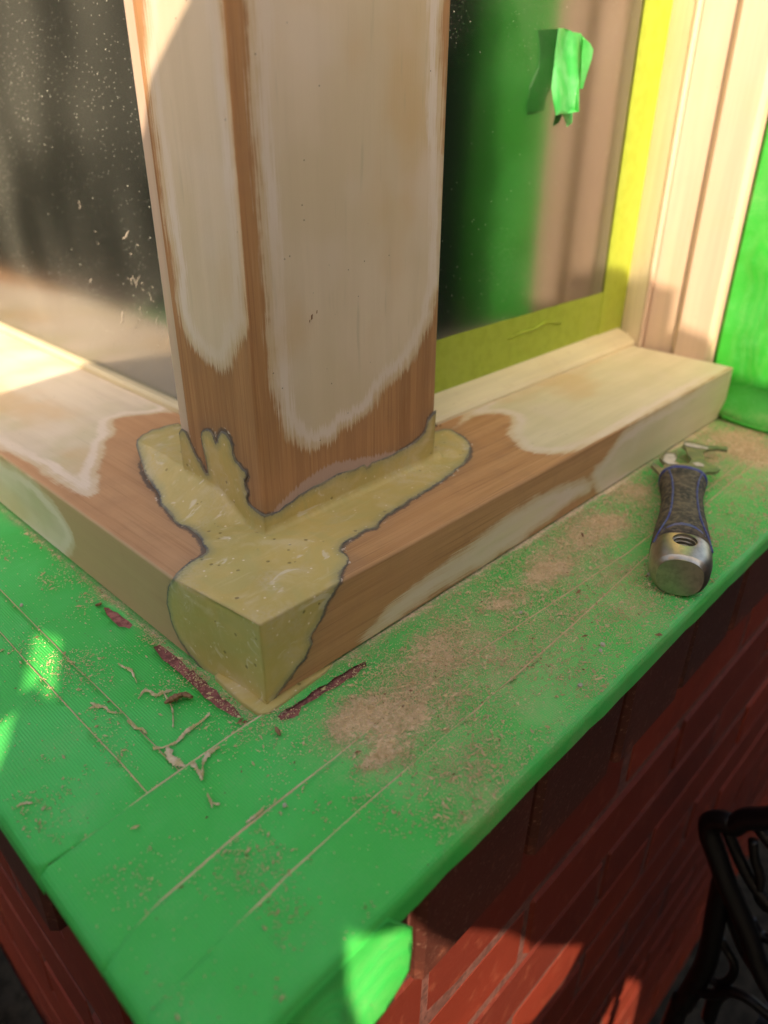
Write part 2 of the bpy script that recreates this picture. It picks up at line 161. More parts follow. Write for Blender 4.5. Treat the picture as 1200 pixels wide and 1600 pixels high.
def cdt(poly, h, holes=(), refine=None):
    poly = [tuple(p) for p in poly]
    P = list(poly); E = [(i, (i+1)%len(poly)) for i in range(len(poly))]
    for hl in holes:
        b = len(P); P += [tuple(p) for p in hl]; E += [(b+i, b+(i+1)%len(hl)) for i in range(len(hl))]
    q = np.array(poly); x0, y0 = q.min(0); x1, y1 = q.max(0)
    gx, gy = np.meshgrid(np.arange(x0+h/2, x1, h), np.arange(y0+h/2, y1, h)); G = np.c_[gx.ravel(), gy.ravel()]
    G += rng.uniform(-.22, .22, G.shape)*h
    if refine is not None: G = np.vstack([G, refine])
    m = inside(G, poly) & (dist(G, poly) > .35*h)
    for hl in holes: m &= ~inside(G, hl) & (dist(G, hl) > .35*h)
    P += [tuple(p) for p in G[m]]
    r = delaunay_2d_cdt([Vector(p) for p in P], E, [], 0, 1e-6)
    V = np.array([(v[0], v[1]) for v in r[0]]); F = np.array([f for f in r[2] if len(f) == 3])
    c = V[F].mean(1); k = inside(c, poly)
    for hl in holes: k &= ~inside(c, hl)
    F = F[k]
    a = V[F[:,1]]-V[F[:,0]]; b = V[F[:,2]]-V[F[:,0]]; s = a[:,0]*b[:,1]-a[:,1]*b[:,0]
    F[s < 0] = F[s < 0][:, ::-1]; F = F[abs(s) > 1e-12]
    used = np.unique(F); mp = -np.ones(len(V), int); mp[used] = np.arange(len(used))
    return V[used], mp[F]
def skirt(V, F, off, skip=None):
    """close the rim of a thin sheet with a band pushed along off (3-vector)"""
    from collections import Counter
    e = Counter(); dr = {}; src = []
    for f in F:
        for i in range(3):
            a, b = int(f[i]), int(f[(i+1)%3]); e[(min(a,b),max(a,b))] += 1; dr[(min(a,b),max(a,b))] = (a, b)
    V = [tuple(v) for v in V]; F = [tuple(f) for f in F]; mp = {}
    for k, n in e.items():
        if n == 1:
            a, b = dr[k]
            if skip is not None and skip(V[a], V[b]): continue
            for v in (a, b):
                if v not in mp: mp[v] = len(V); src.append(v); V.append(tuple(np.array(V[v])+off))
            F.append((b, a, mp[a], mp[b]))
    return V, F, mp if not src else src
def prism(poly, z0, z1, bev=.006, axis=2):
    """closed prism of a 2D outline (counter-clockwise) along z"""
    n = len(poly); V = []
    for z in (z0, z1):
        for p in poly: V.append((p[0], p[1], z))
    F = [tuple(range(n))[::-1], tuple(range(n, 2*n))]+[(i, (i+1)%n, n+(i+1)%n, n+i) for i in range(n)]
    return V, F
def bevel(o, wd, seg=2):
    b = o.modifiers.new('bevel', 'BEVEL'); b.width = wd*U; b.segments = seg; b.limit_method = 'ANGLE'; b.angle_limit = math.radians(40)
    return o
def tube(pts, r, seg=8, closed=False, flat=1.0):
    pts = [Vector(p) for p in pts]; n = len(pts); V = []; F = []; up = None
    for i, p in enumerate(pts):
        t = (pts[min(i+1, n-1)]-pts[max(i-1, 0)]).normalized()
        if up is None: up = t.orthogonal().normalized()
        up = (up-t*up.dot(t)).normalized(); sd = t.cross(up)
        rr = r[i] if isinstance(r, (list, tuple)) else r
        for k in range(seg):
            a = 2*math.pi*k/seg; V.append(tuple(p+(up*math.cos(a)*flat+sd*math.sin(a))*rr))
    for i in range(n-1):
        for k in range(seg):
            F.append((i*seg+k, i*seg+(k+1)%seg, (i+1)*seg+(k+1)%seg, (i+1)*seg+k))
    F.append(tuple(range(seg))[::-1]); F.append(tuple(range((n-1)*seg, n*seg)))
    return V, F
def spline(pts, m=5):
    P = [np.array(p, float) for p in pts]; P = [2*P[0]-P[1]]+P+[2*P[-1]-P[-2]]; out = []
    for i in range(1, len(P)-2):
        for k in range(m):
            t = k/m; a, b, c, d = P[i-1:i+3]
            out.append(.5*((2*b)+(-a+c)*t+(2*a-5*b+4*c-d)*t*t+(-a+3*b-3*c+d)*t**3))
    out.append(P[-2]); return out
# ------------------------------------------------------------------ material helpers
class NB:
    def __init__(s, name):
        s.m = bpy.data.materials.new(name); s.m.use_nodes = True; s.t = s.m.node_tree; s.t.nodes.clear()
        s.out = s.t.nodes.new('ShaderNodeOutputMaterial'); s.tc = s.t.nodes.new('ShaderNodeTexCoord')
        s.b = s.t.nodes.new('ShaderNodeBsdfPrincipled'); s.t.links.new(s.b.outputs[0], s.out.inputs[0])
    def set(s, sock, v):
        if hasattr(v, 'is_output') or isinstance(v, bpy.types.NodeSocket): s.t.links.new(v, sock)
        elif isinstance(v, (tuple, list)) and len(v) == 3 and sock.type == 'RGBA': sock.default_value = (*v, 1)
        else: sock.default_value = v
    def P(s, **k):
        for n, v in k.items(): s.set(s.b.inputs[n.replace('_', ' ')], v)
        return s
    def co(s, sc=(1,1,1), loc=(0,0,0)):
        n = s.t.nodes.new('ShaderNodeMapping'); n.inputs['Scale'].default_value = tuple(c/U for c in sc); n.inputs['Location'].default_value = loc
        s.t.links.new(s.tc.outputs['Object'], n.inputs[0]); return n.outputs[0]
    def noise(s, scale=1, det=3, sc=(1,1,1), rough=.55, loc=(0,0,0), dist=0, col=False):
        n = s.t.nodes.new('ShaderNodeTexNoise'); n.inputs['Scale'].default_value = scale; n.inputs['Detail'].default_value = det
        n.inputs['Roughness'].default_value = rough; n.inputs['Distortion'].default_value = dist
        s.t.links.new(s.co(sc, loc), n.inputs['Vector']); return n.outputs[1 if col else 0]
    def vor(s, scale=1, sc=(1,1,1), feat='F1', loc=(0,0,0), out='Distance', rnd=1):
        n = s.t.nodes.new('ShaderNodeTexVoronoi'); n.feature = feat; n.inputs['Scale'].default_value = scale; n.inputs['Randomness'].default_value = rnd
        s.t.links.new(s.co(sc, loc), n.inputs['Vector']); return n.outputs[out]
    def wave(s, scale, axis='X', sc=(1,1,1), dist=0, rot=None):
        n = s.t.nodes.new('ShaderNodeTexWave'); n.bands_direction = axis; n.inputs['Scale'].default_value = scale; n.inputs['Distortion'].default_value = dist
        s.t.links.new(s.co(sc), n.inputs['Vector']); return n.outputs['Fac']
    def attr(s, n):
        a = s.t.nodes.new('ShaderNodeAttribute'); a.attribute_name = n; return a.outputs['Fac']
    def math(s, op, a, b=0.0, c=0.0, clamp=False):
        n = s.t.nodes.new('ShaderNodeMath'); n.operation = op; n.use_clamp = clamp
        for i, v in enumerate((a, b, c)): s.set(n.inputs[i], v)
        return n.outputs[0]
    def add(s, *a):
        r = a[0]
        for v in a[1:]: r = s.math('ADD', r, v)
        return r
    def mul(s, a, b): return s.math('MULTIPLY', a, b)
    def ramp(s, x, a, b, lo=0.0, hi=1.0):
        n = s.t.nodes.new('ShaderNodeMapRange'); n.interpolation_type = 'SMOOTHSTEP'
        for i, v in enumerate((x, a, b, lo, hi)): s.set(n.inputs[i], v)
        return n.outputs[0]
    def mix(s, f, a, b, mode='MIX'):
        n = s.t.nodes.new('ShaderNodeMix'); n.data_type = 'RGBA'; n.blend_type = mode
        s.set(n.inputs[0], f); s.set(n.inputs[6], a); s.set(n.inputs[7], b); return n.outputs[2]
    def bump(s, h, strength=.5, d=.001, prev=None):
        n = s.t.nodes.new('ShaderNodeBump'); n.inputs['Strength'].default_value = strength; n.inputs['Distance'].default_value = d
        s.set(n.inputs['Height'], h)
        if prev is not None: s.t.links.new(prev, n.inputs['Normal'])
        return n.outputs[0]
    def normal(s, h, strength=.5, d=.001, round_=0):
        prev = None
        if round_:
            bn = s.t.nodes.new('ShaderNodeBevel'); bn.samples = 4; bn.inputs['Radius'].default_value = round_*U; prev = bn.outputs[0]
        s.t.links.new(s.bump(h, strength, d, prev), s.b.inputs['Normal']); return s.m
# ------------------------------------------------------------------ materials
def sanded(name, ax, cream=(.66,.53,.33), cream2=(.56,.46,.27), olive=(.50,.44,.24), primer=(.70,.58,.47), wood=(.53,.285,.125), wood2=(.44,.22,.09), stain=.6, feather=1.0, gr=1.0):
    """cream paint sanded back to bare softwood; attributes: paint, fill, pink = signed distances to the traced outlines"""
    n = NB(name)
    def st(along, across):
        v = [across]*3; v[ax] = along; return tuple(v)
    g1 = n.noise(1, 3, st(.8, 30), .6); g2 = n.noise(1, 2, st(2.5, 190), .6, (3,1,2)); g3 = n.noise(1, 2, st(9, 300), .7, (7,1,2))
    big = n.noise(1, 3, (3,3,3), .5, (5,5,5)); mid = n.noise(1, 4, (14,14,14), .6, (1,9,5)); fine = n.noise(1, 3, (120,120,120), .6)
    wc = n.mix(n.ramp(g1, .35, .65), wood, wood2); wc = n.mix(n.ramp(g2, .50, .72, 0, .48*gr), wc, (.22,.095,.04))
    wc = n.mix(n.ramp(g3, .55, .75, 0, .35), wc, (.60,.36,.19)); wc = n.mix(n.ramp(mid, .45, .75, 0, .3), wc, (.32,.17,.09))
    wc = n.mix(n.ramp(big, .45, .65, 0, .35), wc, (.52,.27,.13))
    paint = n.attr('paint')
    g4 = n.noise(1, 2, st(7, 240), .6, (3,8,2))
    edge = n.add(n.mul(n.add(g4, -.5), .046*feather), n.mul(n.add(mid, -.5), .035), n.mul(n.add(g3, -.5), .030*feather))
    sd = n.add(paint, edge)
    mask = n.ramp(sd, .009, -.007)
    halo = n.mul(n.ramp(sd, -.050, -.034), n.ramp(sd, -.008, -.022)); outer = n.ramp(sd, -.024, -.008)
    streak = n.noise(1, 3, st(1.5, 22), .6, (2,2,8)); spots = n.noise(1, 2, st(5, 60), .6, (9,2,8))
    pc = n.mix(n.ramp(streak, .35, .7), cream, cream2)
    pc = n.mix(n.ramp(big, .42, .62, 0, stain), pc, olive)
    pc = n.mix(n.ramp(n.noise(1, 3, st(2.2, 4), .5, (4,8,2)), .52, .72, 0, .55), pc, (.60,.38,.17))
    pc = n.mix(n.ramp(spots, .62, .8, 0, .35), pc, (.42,.36,.24))
    pc = n.mix(n.mul(halo, n.ramp(big, .35, .6, .35, .9)), pc, primer)
    pc = n.mix(n.mul(outer, .75), pc, (.62,.46,.29))
    lowr = n.ramp(n.noise(1, 2, (5, 5, 5), .5, (8,3,1)), .5, .7, 0, .3)
    pc = n.mix(lowr, pc, primer)
    dots = n.vor(1, (26,26,26), 'F1', (2,3,4)); pc = n.mix(n.ramp(dots, .055, .03, 0, .8), pc, (.16,.12,.09))
    fill = n.attr('fill')
    # bare wood: dark stain hugging the filler, scattered white primer remnants
    fd = n.add(n.math('ABSOLUTE', fill), n.mul(n.add(mid, -.5), .024), n.mul(n.add(fine, -.5), .012))
    wc = n.mix(n.ramp(fd, .009, .002, 0, .85), wc, (.085,.075,.07))
    wc = n.mix(n.mul(n.ramp(n.add(n.math('ABSOLUTE', fill), -.007), .005, .0), n.ramp(n.noise(1, 3, (48,48,48), .6, (6,6,2)), .62, .68)), wc, (.68,.57,.46))
    wc = n.mix(n.ramp(fill, .05, .0, 0, .22), wc, (.22,.14,.09))
    pink = n.ramp(n.add(n.attr('pink'), n.mul(n.add(g2, -.5), .03)), .004, -.003)
    wc = n.mix(n.mul(pink, .9), wc, (.50,.34,.27))
    wc = n.mix(n.mul(n.attr('film'), n.ramp(big, .3, .5, .4, .75)), wc, (.52,.37,.20))
    c = n.mix(mask, wc, pc)
    h = n.add(n.mul(g2, .5), n.mul(g3, .35), n.mul(mask, .55), n.mul(fine, .35), n.mul(mid, .25))
    n.P(Base_Color=c, Roughness=n.add(.72, n.mul(mask, -.22)), Specular_IOR_Level=.35)
    n.normal(h, .50, .0006, .008); return n.m
def paint_mat(name, ax, cream=(.74,.60,.40), dirt=.3, spec=.4):
    n = NB(name)
    v = [30]*3; v[ax] = 1.4
    s = n.noise(1, 3, tuple(v)); big = n.noise(1, 3, (4,4,4)); mid = n.noise(1, 4, (20,20,20)); fine = n.noise(1, 3, (140,140,140))
    c = n.mix(n.ramp(s, .35, .7), cream, tuple(k*.88 for k in cream)); c = n.mix(n.ramp(big, .45, .7, 0, dirt), c, (.56,.44,.24))
    c = n.mix(n.ramp(n.vor(1, (22,22,22)), .05, .02, 0, .8), c, (.2,.14,.09)); c = n.mix(n.ramp(mid, .58, .75, 0, dirt), c, (.50,.38,.25))
    n.P(Base_Color=c, Roughness=.45, Specular_IOR_Level=spec); return n.normal(n.add(s, n.mul(fine, .3)), .25, .0006, .003)
def filler_mat():
    n = NB('polyester_filler')
    big = n.noise(1, 4, (4.5,4.5,4.5), .5); mid = n.noise(1, 4, (16,16,16), .6, (3,3,3), .6); fine = n.noise(1, 3, (150,150,150)); swirl = n.noise(1, 3, (9,9,9), .5, (1,7,3), 1.5)
    c = n.mix(n.ramp(big, .35, .65), (.58,.425,.145), (.48,.365,.12)); c = n.mix(n.ramp(mid, .45, .72, 0, .5), c, (.62,.48,.21))
    c = n.mix(n.ramp(swirl, .52, .7, 0, .4), c, (.64,.53,.33)); c = n.mix(n.ramp(swirl, .5, .34, 0, .35), c, (.44,.40,.16))
    sp = n.vor(1, (38,38,38)); c = n.mix(n.ramp(sp, .13, .06, 0, n.mul(n.ramp(mid, .38, .5), .8)), c, (.80,.68,.50))
    pit = n.vor(1, (30,30,30), 'F1', (5,5,5)); pm = n.mul(n.ramp(pit, .15, .07), n.ramp(n.noise(1, 2, (11,11,11), .5, (2,7,7)), .46, .52)); sm = n.mul(n.ramp(n.noise(1, 3, (10,26,26), .6, (1,1,4), .8), .60, .68), .55); c = n.mix(sm, c, (.74,.65,.50))
    c = n.mix(n.mul(pm, .65), c, (.16,.11,.03))
    e = n.add(n.attr('edge'), n.mul(n.add(mid, -.5), .016), n.mul(n.add(fine, -.5), .010))
    c = n.mix(n.ramp(e, .026, .004, 0, .55), c, (.27,.27,.16)); c = n.mix(n.mul(n.ramp(e, .0075, .0020), n.ramp(mid, .35, .6, .55, .95)), c, (.10,.095,.10))
    dirt = n.mul(n.ramp(n.noise(1, 3, (7,7,7), .6, (6,1,1)), .52, .66), n.ramp(fine, .35, .6)); c = n.mix(n.mul(dirt, .4), c, (.55,.45,.31))
    sc_ = n.noise(1, 3, (8, 90, 40), .6, (2,5,1)); c = n.mix(n.ramp(sc_, .55, .75, 0, .22), c, (.72,.60,.36)); c = n.mix(n.ramp(n.noise(1, 3, (2.5,2.5,2.5), .5, (7,7,1)), .45, .62, 0, .2), c, (.40,.33,.12))
    n.P(Base_Color=c, Roughness=n.ramp(mid, .3, .7, .40, .62), Specular_IOR_Level=.45)
    return n.normal(n.add(n.mul(mid, .9), n.mul(fine, .35), n.mul(pm, -1.4), n.mul(big, 1.2)), .5, .0008, .010)
def tape_mat(name, col=(.018,.50,.085), light=(.034,.56,.12), edge_dust=1.0, weave=1.0):
    n = NB(name)
    big = n.noise(1, 3, (3.2,3.2,3.2)); mid = n.noise(1, 5, (13,13,13), .65, (4,4,4)); fine = n.noise(1, 4, (95,95,95), .7, (9,1,1)); vf = n.noise(1, 3, (260,260,260), .7)
    w1 = n.wave(1, 'X', (62,62,62), 1.2); w2 = n.wave(1, 'Y', (62,62,62), 1.2); wv = n.mul(n.add(w1, w2), .5)
    c = n.mix(n.ramp(big, .4, .65), col, light); c = n.mix(n.ramp(mid, .45, .75, 0, .35), c, (.06,.52,.13))
    du = n.attr('dust')
    dn = n.add(du, n.mul(n.add(mid, -.5), 1.0), n.mul(n.add(fine, -.5), 1.1), n.mul(n.add(vf, -.5), 1.3), n.mul(n.add(wv, -.5), -.10))
    dm = n.ramp(dn, .62, .95)
    film = n.ramp(n.add(du, n.mul(n.add(big, -.5), .7), n.mul(n.add(vf, -.5), 1.0), n.mul(n.add(mid, -.5), .8)), .12, 1.0, 0, .75)
    dc = n.mix(n.ramp(fine, .35, .65), (.66,.46,.26), (.80,.58,.37))
    c = n.mix(film, c, (.45,.42,.20)); c = n.mix(n.ramp(n.add(n.mul(wv, .5), vf), .60, .95, 0, .16), c, (.24,.48,.16))
    e = n.add(n.attr('edge'), n.mul(n.add(mid, -.5), .007), n.mul(n.add(fine, -.5), .005))
    em = n.mul(n.ramp(e, .0050, .0022), edge_dust)
    m = n.math('MAXIMUM', dm, em)
    c = n.mix(m, c, dc)
    sp = n.ramp(n.vor(1, (45,45,45), 'F1', (1,1,7)), .09, .05); c = n.mix(n.mul(sp, n.ramp(mid, .5, .6, 0, .8)), c, (.16,.11,.06))
    n.P(Base_Color=c, Roughness=n.add(.45, n.mul(m, .4)), Specular_IOR_Level=.22)
    return n.normal(n.add(n.mul(wv, -.75*weave), n.mul(m, 1.3), n.mul(fine, n.mul(m, 1.2)), n.mul(vf, .35), n.mul(n.noise(1, 3, (5,9,5), .5, (3,3,9), .5), 5.0)), .5, .0005)
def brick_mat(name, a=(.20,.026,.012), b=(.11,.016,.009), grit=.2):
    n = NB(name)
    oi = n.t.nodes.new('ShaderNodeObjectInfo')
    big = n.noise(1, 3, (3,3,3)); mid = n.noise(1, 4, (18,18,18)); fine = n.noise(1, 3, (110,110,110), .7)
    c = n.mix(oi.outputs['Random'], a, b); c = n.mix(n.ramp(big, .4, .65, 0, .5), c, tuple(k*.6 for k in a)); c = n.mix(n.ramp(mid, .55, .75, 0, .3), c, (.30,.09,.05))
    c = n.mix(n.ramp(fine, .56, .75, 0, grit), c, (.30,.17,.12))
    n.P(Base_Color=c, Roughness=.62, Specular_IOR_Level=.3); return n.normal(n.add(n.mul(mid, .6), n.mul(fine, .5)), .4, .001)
def plain(name, col, rough=.6, metal=0, spec=.5, nscale=40, amt=.3, bump=.2, col2=None):
    n = NB(name); a = n.noise(1, 4, (nscale,)*3, .6); b = n.noise(1, 3, (nscale/6,)*3, .5, (4,2,2))
    c2 = col2 or tuple(k*(1-amt) for k in col)
    c = n.mix(n.ramp(a, .4, .65), col, c2); c = n.mix(n.ramp(b, .45, .65, 0, .5), c, c2)
    n.P(Base_Color=c, Roughness=rough, Metallic=metal, Specular_IOR_Level=spec); return n.normal(a, bump, .0006)
def glass_mat(name, refl=.3, base_dust=.04, sc=1.0, rough=.12, fr=1.1):
    n = NB(name)
    gl = n.t.nodes.new('ShaderNodeBsdfGlossy'); gl.inputs['Roughness'].default_value = rough
    tr = n.t.nodes.new('ShaderNodeBsdfTransparent'); tr.inputs[0].default_value = (.55,.6,.55,1)
    df = n.t.nodes.new('ShaderNodeBsdfDiffuse')
    lw = n.t.nodes.new('ShaderNodeFresnel'); lw.inputs[0].default_value = 1.5
    f = n.math('MULTIPLY_ADD', lw.outputs[0], fr, refl, True)
    m1 = n.t.nodes.new('ShaderNodeMixShader'); n.t.links.new(f, m1.inputs[0]); n.t.links.new(tr.outputs[0], m1.inputs[1]); n.t.links.new(gl.outputs[0], m1.inputs[2])
    s1 = n.vor(1, (34*sc,)*3); s2 = n.vor(1, (85*sc,)*3, 'F1', (3,3,3)); cl = n.noise(1, 1, (2.0,2.0,1.6), .4, (2,1,5)); md = n.noise(1, 4, (30,30,30), .6)
    d = n.math('MAXIMUM', n.ramp(s1, .085, .05, 0, n.ramp(md, .40, .55, 0, .9)), n.ramp(s2, .17, .09, 0, n.ramp(cl, .38, .6, .08, .5)))
    d = n.math('MAXIMUM', d, n.attr('smear'))
    d = n.add(d, n.ramp(cl, .42, .66, base_dust*.15, base_dust*3.2), n.mul(md, base_dust*.5))
    col = n.mix(md, (.55,.54,.45), (.42,.44,.38)); n.set(df.inputs[0], col)
    m2 = n.t.nodes.new('ShaderNodeMixShader'); n.set(m2.inputs[0], n.math('MINIMUM', d, 1)); n.t.links.new(m1.outputs[0], m2.inputs[1]); n.t.links.new(df.outputs[0], m2.inputs[2])
    n.t.links.new(m2.outputs[0], n.out.inputs[0]); n.t.nodes.remove(n.b); return n.m
M = {}
M['sillR'] = sanded('sill_wood_right', 0, cream=(.68,.59,.40), cream2=(.61,.53,.34), stain=.25)
M['sillL'] = sanded('sill_wood_left', 1, cream=(.68,.57,.43), cream2=(.62,.51,.38), wood=(.53,.295,.15), wood2=(.48,.255,.125), primer=(.76,.63,.52), feather=.5, gr=.5)
M['post'] = sanded('post_wood', 2, wood=(.47,.24,.105), wood2=(.36,.175,.075), cream=(.70,.56,.41), cream2=(.66,.525,.375), olive=(.60,.475,.30), stain=.5, primer=(.74,.62,.53))
M['fill'] = filler_mat()
M['cream_x'] = paint_mat('cream_paint_x', 0, (.70,.60,.40)); M['cream_y'] = paint_mat('cream_paint_y', 1, (.62,.52,.33)); M['cream_z'] = paint_mat('cream_paint_z', 2, (.64,.465,.35), .2)
M['cream_sunlit'] = paint_mat('cream_paint_sunlit', 2, (.80,.66,.53), .12)  # paler copy of the casing cream, sunlight put into its colour
M['tape'] = tape_mat('green_cloth_tape'); M['sheet'] = tape_mat('green_sheet', (.012,.36,.035), (.03,.44,.07), 0, .3)
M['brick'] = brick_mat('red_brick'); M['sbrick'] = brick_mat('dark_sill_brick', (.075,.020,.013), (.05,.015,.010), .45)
M['mortar'] = plain('mortar', (.15,.06,.048), .9, 0, .2, 60, .45, .5)
M['redtile'] = plain('red_sill_top', (.42,.15,.13), .8, 0, .2, 90, .5, .6)
M['glassL'] = glass_mat('dusty_glass_left', .0, .030, .9, .17, .42); M['glassR'] = glass_mat('dusty_glass_right', .27, .012, 1.3, .15)
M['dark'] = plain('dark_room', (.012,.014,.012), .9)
M['soil'] = plain('dark_paving', (.035,.032,.024), .9, 0, .2, 12, .6, .5); M['leaf'] = plain('dark_leaves', (.022,.032,.014), .7, 0, .2)
M['iron'] = plain('black_enamel', (.0035,.0035,.004), .38, 0, .35)
M['steel'] = plain('brushed_steel', (.52,.47,.38), .36, .95, .5, 50, .25, .12); M['blade'] = plain('dusty_blade_steel', (.24,.23,.17), .42, .75, .5, 40, .3, .2, (.36,.31,.19))
M['rubber'] = plain('dusty_black_rubber', (.035,.032,.028), .75, 0, .3, 70, 0, .5, (.16,.125,.08)); M['blue'] = plain('blue_plastic', (.02,.03,.20), .5, 0, .4, 60, 0, .2, (.10,.12,.22))
M['dust'] = plain('sawdust', (.74,.58,.36), .9, 0, .1, 120, .3, .3, (.58,.43,.23)); M['chip'] = plain('wood_chip', (.34,.18,.10), .8, 0, .2, 90, .3, .5)
M['flake'] = plain('filler_shaving', (.50,.42,.18), .7, 0, .3, 55, .3, .9, (.74,.58,.40)); M['cloth'] = plain('blocker_canvas', (.5,.45,.36), .9)  # cloth: colour of the added, unseen sun blocker
M['speck'] = plain('white_speck', (.6,.52,.42), .8)
def yellow_tape():
    n = NB('yellow_tape'); a = n.noise(1, 4, (26,26,26)); w = n.noise(1, 2, (90,90,18)); b = n.noise(1, 3, (3,3,3))
    c = n.mix(n.ramp(a, .4, .65), (.43,.55,.075), (.38,.49,.06)); c = n.mix(n.ramp(b, .45, .65, 0, .4), c, (.47,.55,.11))
    n.P(Base_Color=c, Roughness=.45); return n.normal(n.add(a, w), .35, .0005)
M['yellow'] = yellow_tape()
def translucent_over(m, k):
    t_ = m.node_tree; o_ = t_.nodes['Material Output']; s_ = o_.inputs[0].links[0].from_socket; tr = t_.nodes.new('ShaderNodeBsdfTransparent'); tr.inputs[0].default_value = (.85,.9,.25,1)
    x = t_.nodes.new('ShaderNodeMixShader'); x.inputs[0].default_value = k; t_.links.new(s_, x.inputs[1]); t_.links.new(tr.outputs[0], x.inputs[2]); t_.links.new(x.outputs[0], o_.inputs[0])
translucent_over(M['yellow'], .3)
def tab_tape():
    n = NB('thin_green_tape'); a = n.noise(1, 3, (20,20,20)); c = n.mix(n.ramp(a, .4, .65), (.03,.42,.09), (.10,.48,.16))
    tl = n.t.nodes.new('ShaderNodeBsdfTranslucent'); n.set(tl.inputs[0], (.08,.6,.12)); mx = n.t.nodes.new('ShaderNodeMixShader'); mx.inputs[0].default_value = .3
    n.P(Base_Color=c, Roughness=.4); n.t.links.new(n.b.outputs[0], mx.inputs[1]); n.t.links.new(tl.outputs[0], mx.inputs[2]); n.t.links.new(mx.outputs[0], n.out.inputs[0]); return n.normal(a, .2, .0005)
M['tab'] = tab_tape()
# ------------------------------------------------------------------ ground and room
gz = -4.0
o = link('ground', mesh('ground', [(-400,-400,gz),(400,-400,gz),(400,400,gz),(-400,400,gz)], [(0,1,2,3)]), M['soil']); tag(o, kind='structure')
V = []; F = []
for i in range(2600):
    x = random.uniform(-3.2, -.5); y = random.uniform(-.5, 3.5); z = -2.42+random.uniform(-.02, .25)
    a = random.uniform(0, 6.28); s = random.uniform(.03, .08); c, d = math.cos(a)*s, math.sin(a)*s; t = random.uniform(-.04, .04)
    b = len(V); V += [(x-c, y-d, z), (x-d*.4, y+c*.4, z+t), (x+c, y+d, z+.02), (x+d*.4, y-c*.4, z-t)]; F.append((b, b+1, b+2, b+3))
tag(link('ground_cover', mesh('ground_cover', V, F), M['leaf']), kind='stuff')
V, F = prism([(-30,-.2),(-.372,-.2),(-.372,12),(-30,12)], gz+.01, -2.4); tag(link('planting_bed', mesh('planting_bed', V, F), M['soil']), kind='structure')
def hedge(label, x0, x1, y0, y1, h, n):  # hedges added out of view to block low sky and darken pane reflections
    hv = []; hf = []; r = np.random.default_rng(int(abs(x0)*7+n))
    q = (x1-x0, y1-y0)
    for i in range(n):
        x = r.uniform(x0, x1); y = r.uniform(y0, y1); z = gz+r.uniform(0, 1)**.8*(h-gz+.8*fbm(x*.5, y*.5, 1))
        s = r.uniform(.12, .32); a = r.uniform(0, 6.28); t = r.uniform(-1, 1); c, d = math.cos(a)*s, math.sin(a)*s; b = len(hv)
        hv += [(x-c,y-d,z),(x+d*t*.5,y-c*.5,z+s*.5),(x+c,y+d,z+s*t*.5),(x-d*.5,y+c*t*.5,z-s*.5)]; hf.append((b,b+1,b+2,b+3))
    hd = thing('hedge', label, 'hedge', ((x0+x1)/2,(y0+y1)/2,gz)); link('foliage', mesh('foliage', hv, hf), M['leaf'], hd)
    k = .4; V, F = prism([(x0+k,y0+k),(x1-k,y0+k),(x1-k,y1-k),(x0+k,y1-k)], gz, h-.6); link('inner_growth', mesh('inner_growth', V, F), M['soil'], hd)
hedge('tall hedge added out of view to darken the reflection in the left pane', -20, -17, -6, 23, 8.0, 12000)
hedge('hedge added out of view to block low sky and darken the right pane', -4, 34, -14, -11.5, 8.6, 14000)
hedge('hedge added out of view to keep bright sky out of the left pane', -50, -1, 24, 27, 9.0, 16000)
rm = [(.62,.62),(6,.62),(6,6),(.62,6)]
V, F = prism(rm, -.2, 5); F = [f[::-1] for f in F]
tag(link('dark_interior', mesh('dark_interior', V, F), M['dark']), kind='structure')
# ------------------------------------------------------------------ brick wall
wall = thing('brick_wall', 'red brick wall with a soldier course under the green taped ledge', 'wall', (0,0,gz))
def brick_mesh(nm, lx, ly, lz, j=.006, seg=2):
    bm = bmesh.new(); bmesh.ops.create_cube(bm, size=1)
    for v in bm.verts: v.co = Vector((v.co.x*lx+random.uniform(-j,j), v.co.y*ly+random.uniform(-j,j)*.4, v.co.z*lz+random.uniform(-j,j)))*U
    bmesh.ops.bevel(bm, geom=bm.edges[:], offset=.012*U, segments=1, affect='EDGES')
    me = bpy.data.meshes.new(nm); bm.to_mesh(me); bm.free(); me.materials.append(None); me.materials.clear(); return me
def place(nm, me, mat, c, rz=0, par=wall):
    if not me.materials: me.materials.append(mat)
    o = bpy.data.objects.new(nm, me); SC.collection.objects.link(o); o.parent = par
    o.location = (Vector(c)-par.location/U)*U; o.rotation_euler.z = rz; return o
wb = [brick_mesh('brick', .868, .40, .252, .004) for _ in range(4)]; sb = [brick_mesh('sill_brick', .312, .50, .30, .008) for _ in range(5)]; hb = [brick_mesh('brick_half', .40, .40, .252, .004) for _ in range(2)]
YW = -.35; XW = -.37; PZ = .272
for k in range(13):
    zc = -.50-.136-PZ*k
    off = .08 if k % 2 == 0 else .50
    # front face (normal -y): from the outer corner to the house wall
    x = XW; xs = []
    q = off
    while q > XW+.15: q -= .9
    edges = [XW-.02]+[e for e in [q+.9*i for i in range(0, 9)] if e > XW+.12 and e < 5.8]+[6.0]
    for a, b in zip(edges[:-1], edges[1:]):
        l = b-a-.032; me = random.choice(wb); oo = place('brick', me, M['brick'], ((a+b)/2+(.016 if a < -.3 else 0), YW+.20+random.uniform(-.006,.006), zc+random.uniform(-.004,.004))); oo.scale.x = l/.868
    q = off+.32
    while q > YW+.15: q -= .9
    edges = [YW+.41]+[e for e in [q+.9*i for i in range(0, 7)] if e > YW+.55 and e < 4.2]+[4.4]
    for a, b in zip(edges[:-1], edges[1:]):
        l = b-a-.032; oo = place('brick', random.choice(wb), M['brick'], (XW+.20+random.uniform(-.006,.006), (a+b)/2, zc+random.uniform(-.004,.004)), math.pi/2); oo.scale.x = l/.868
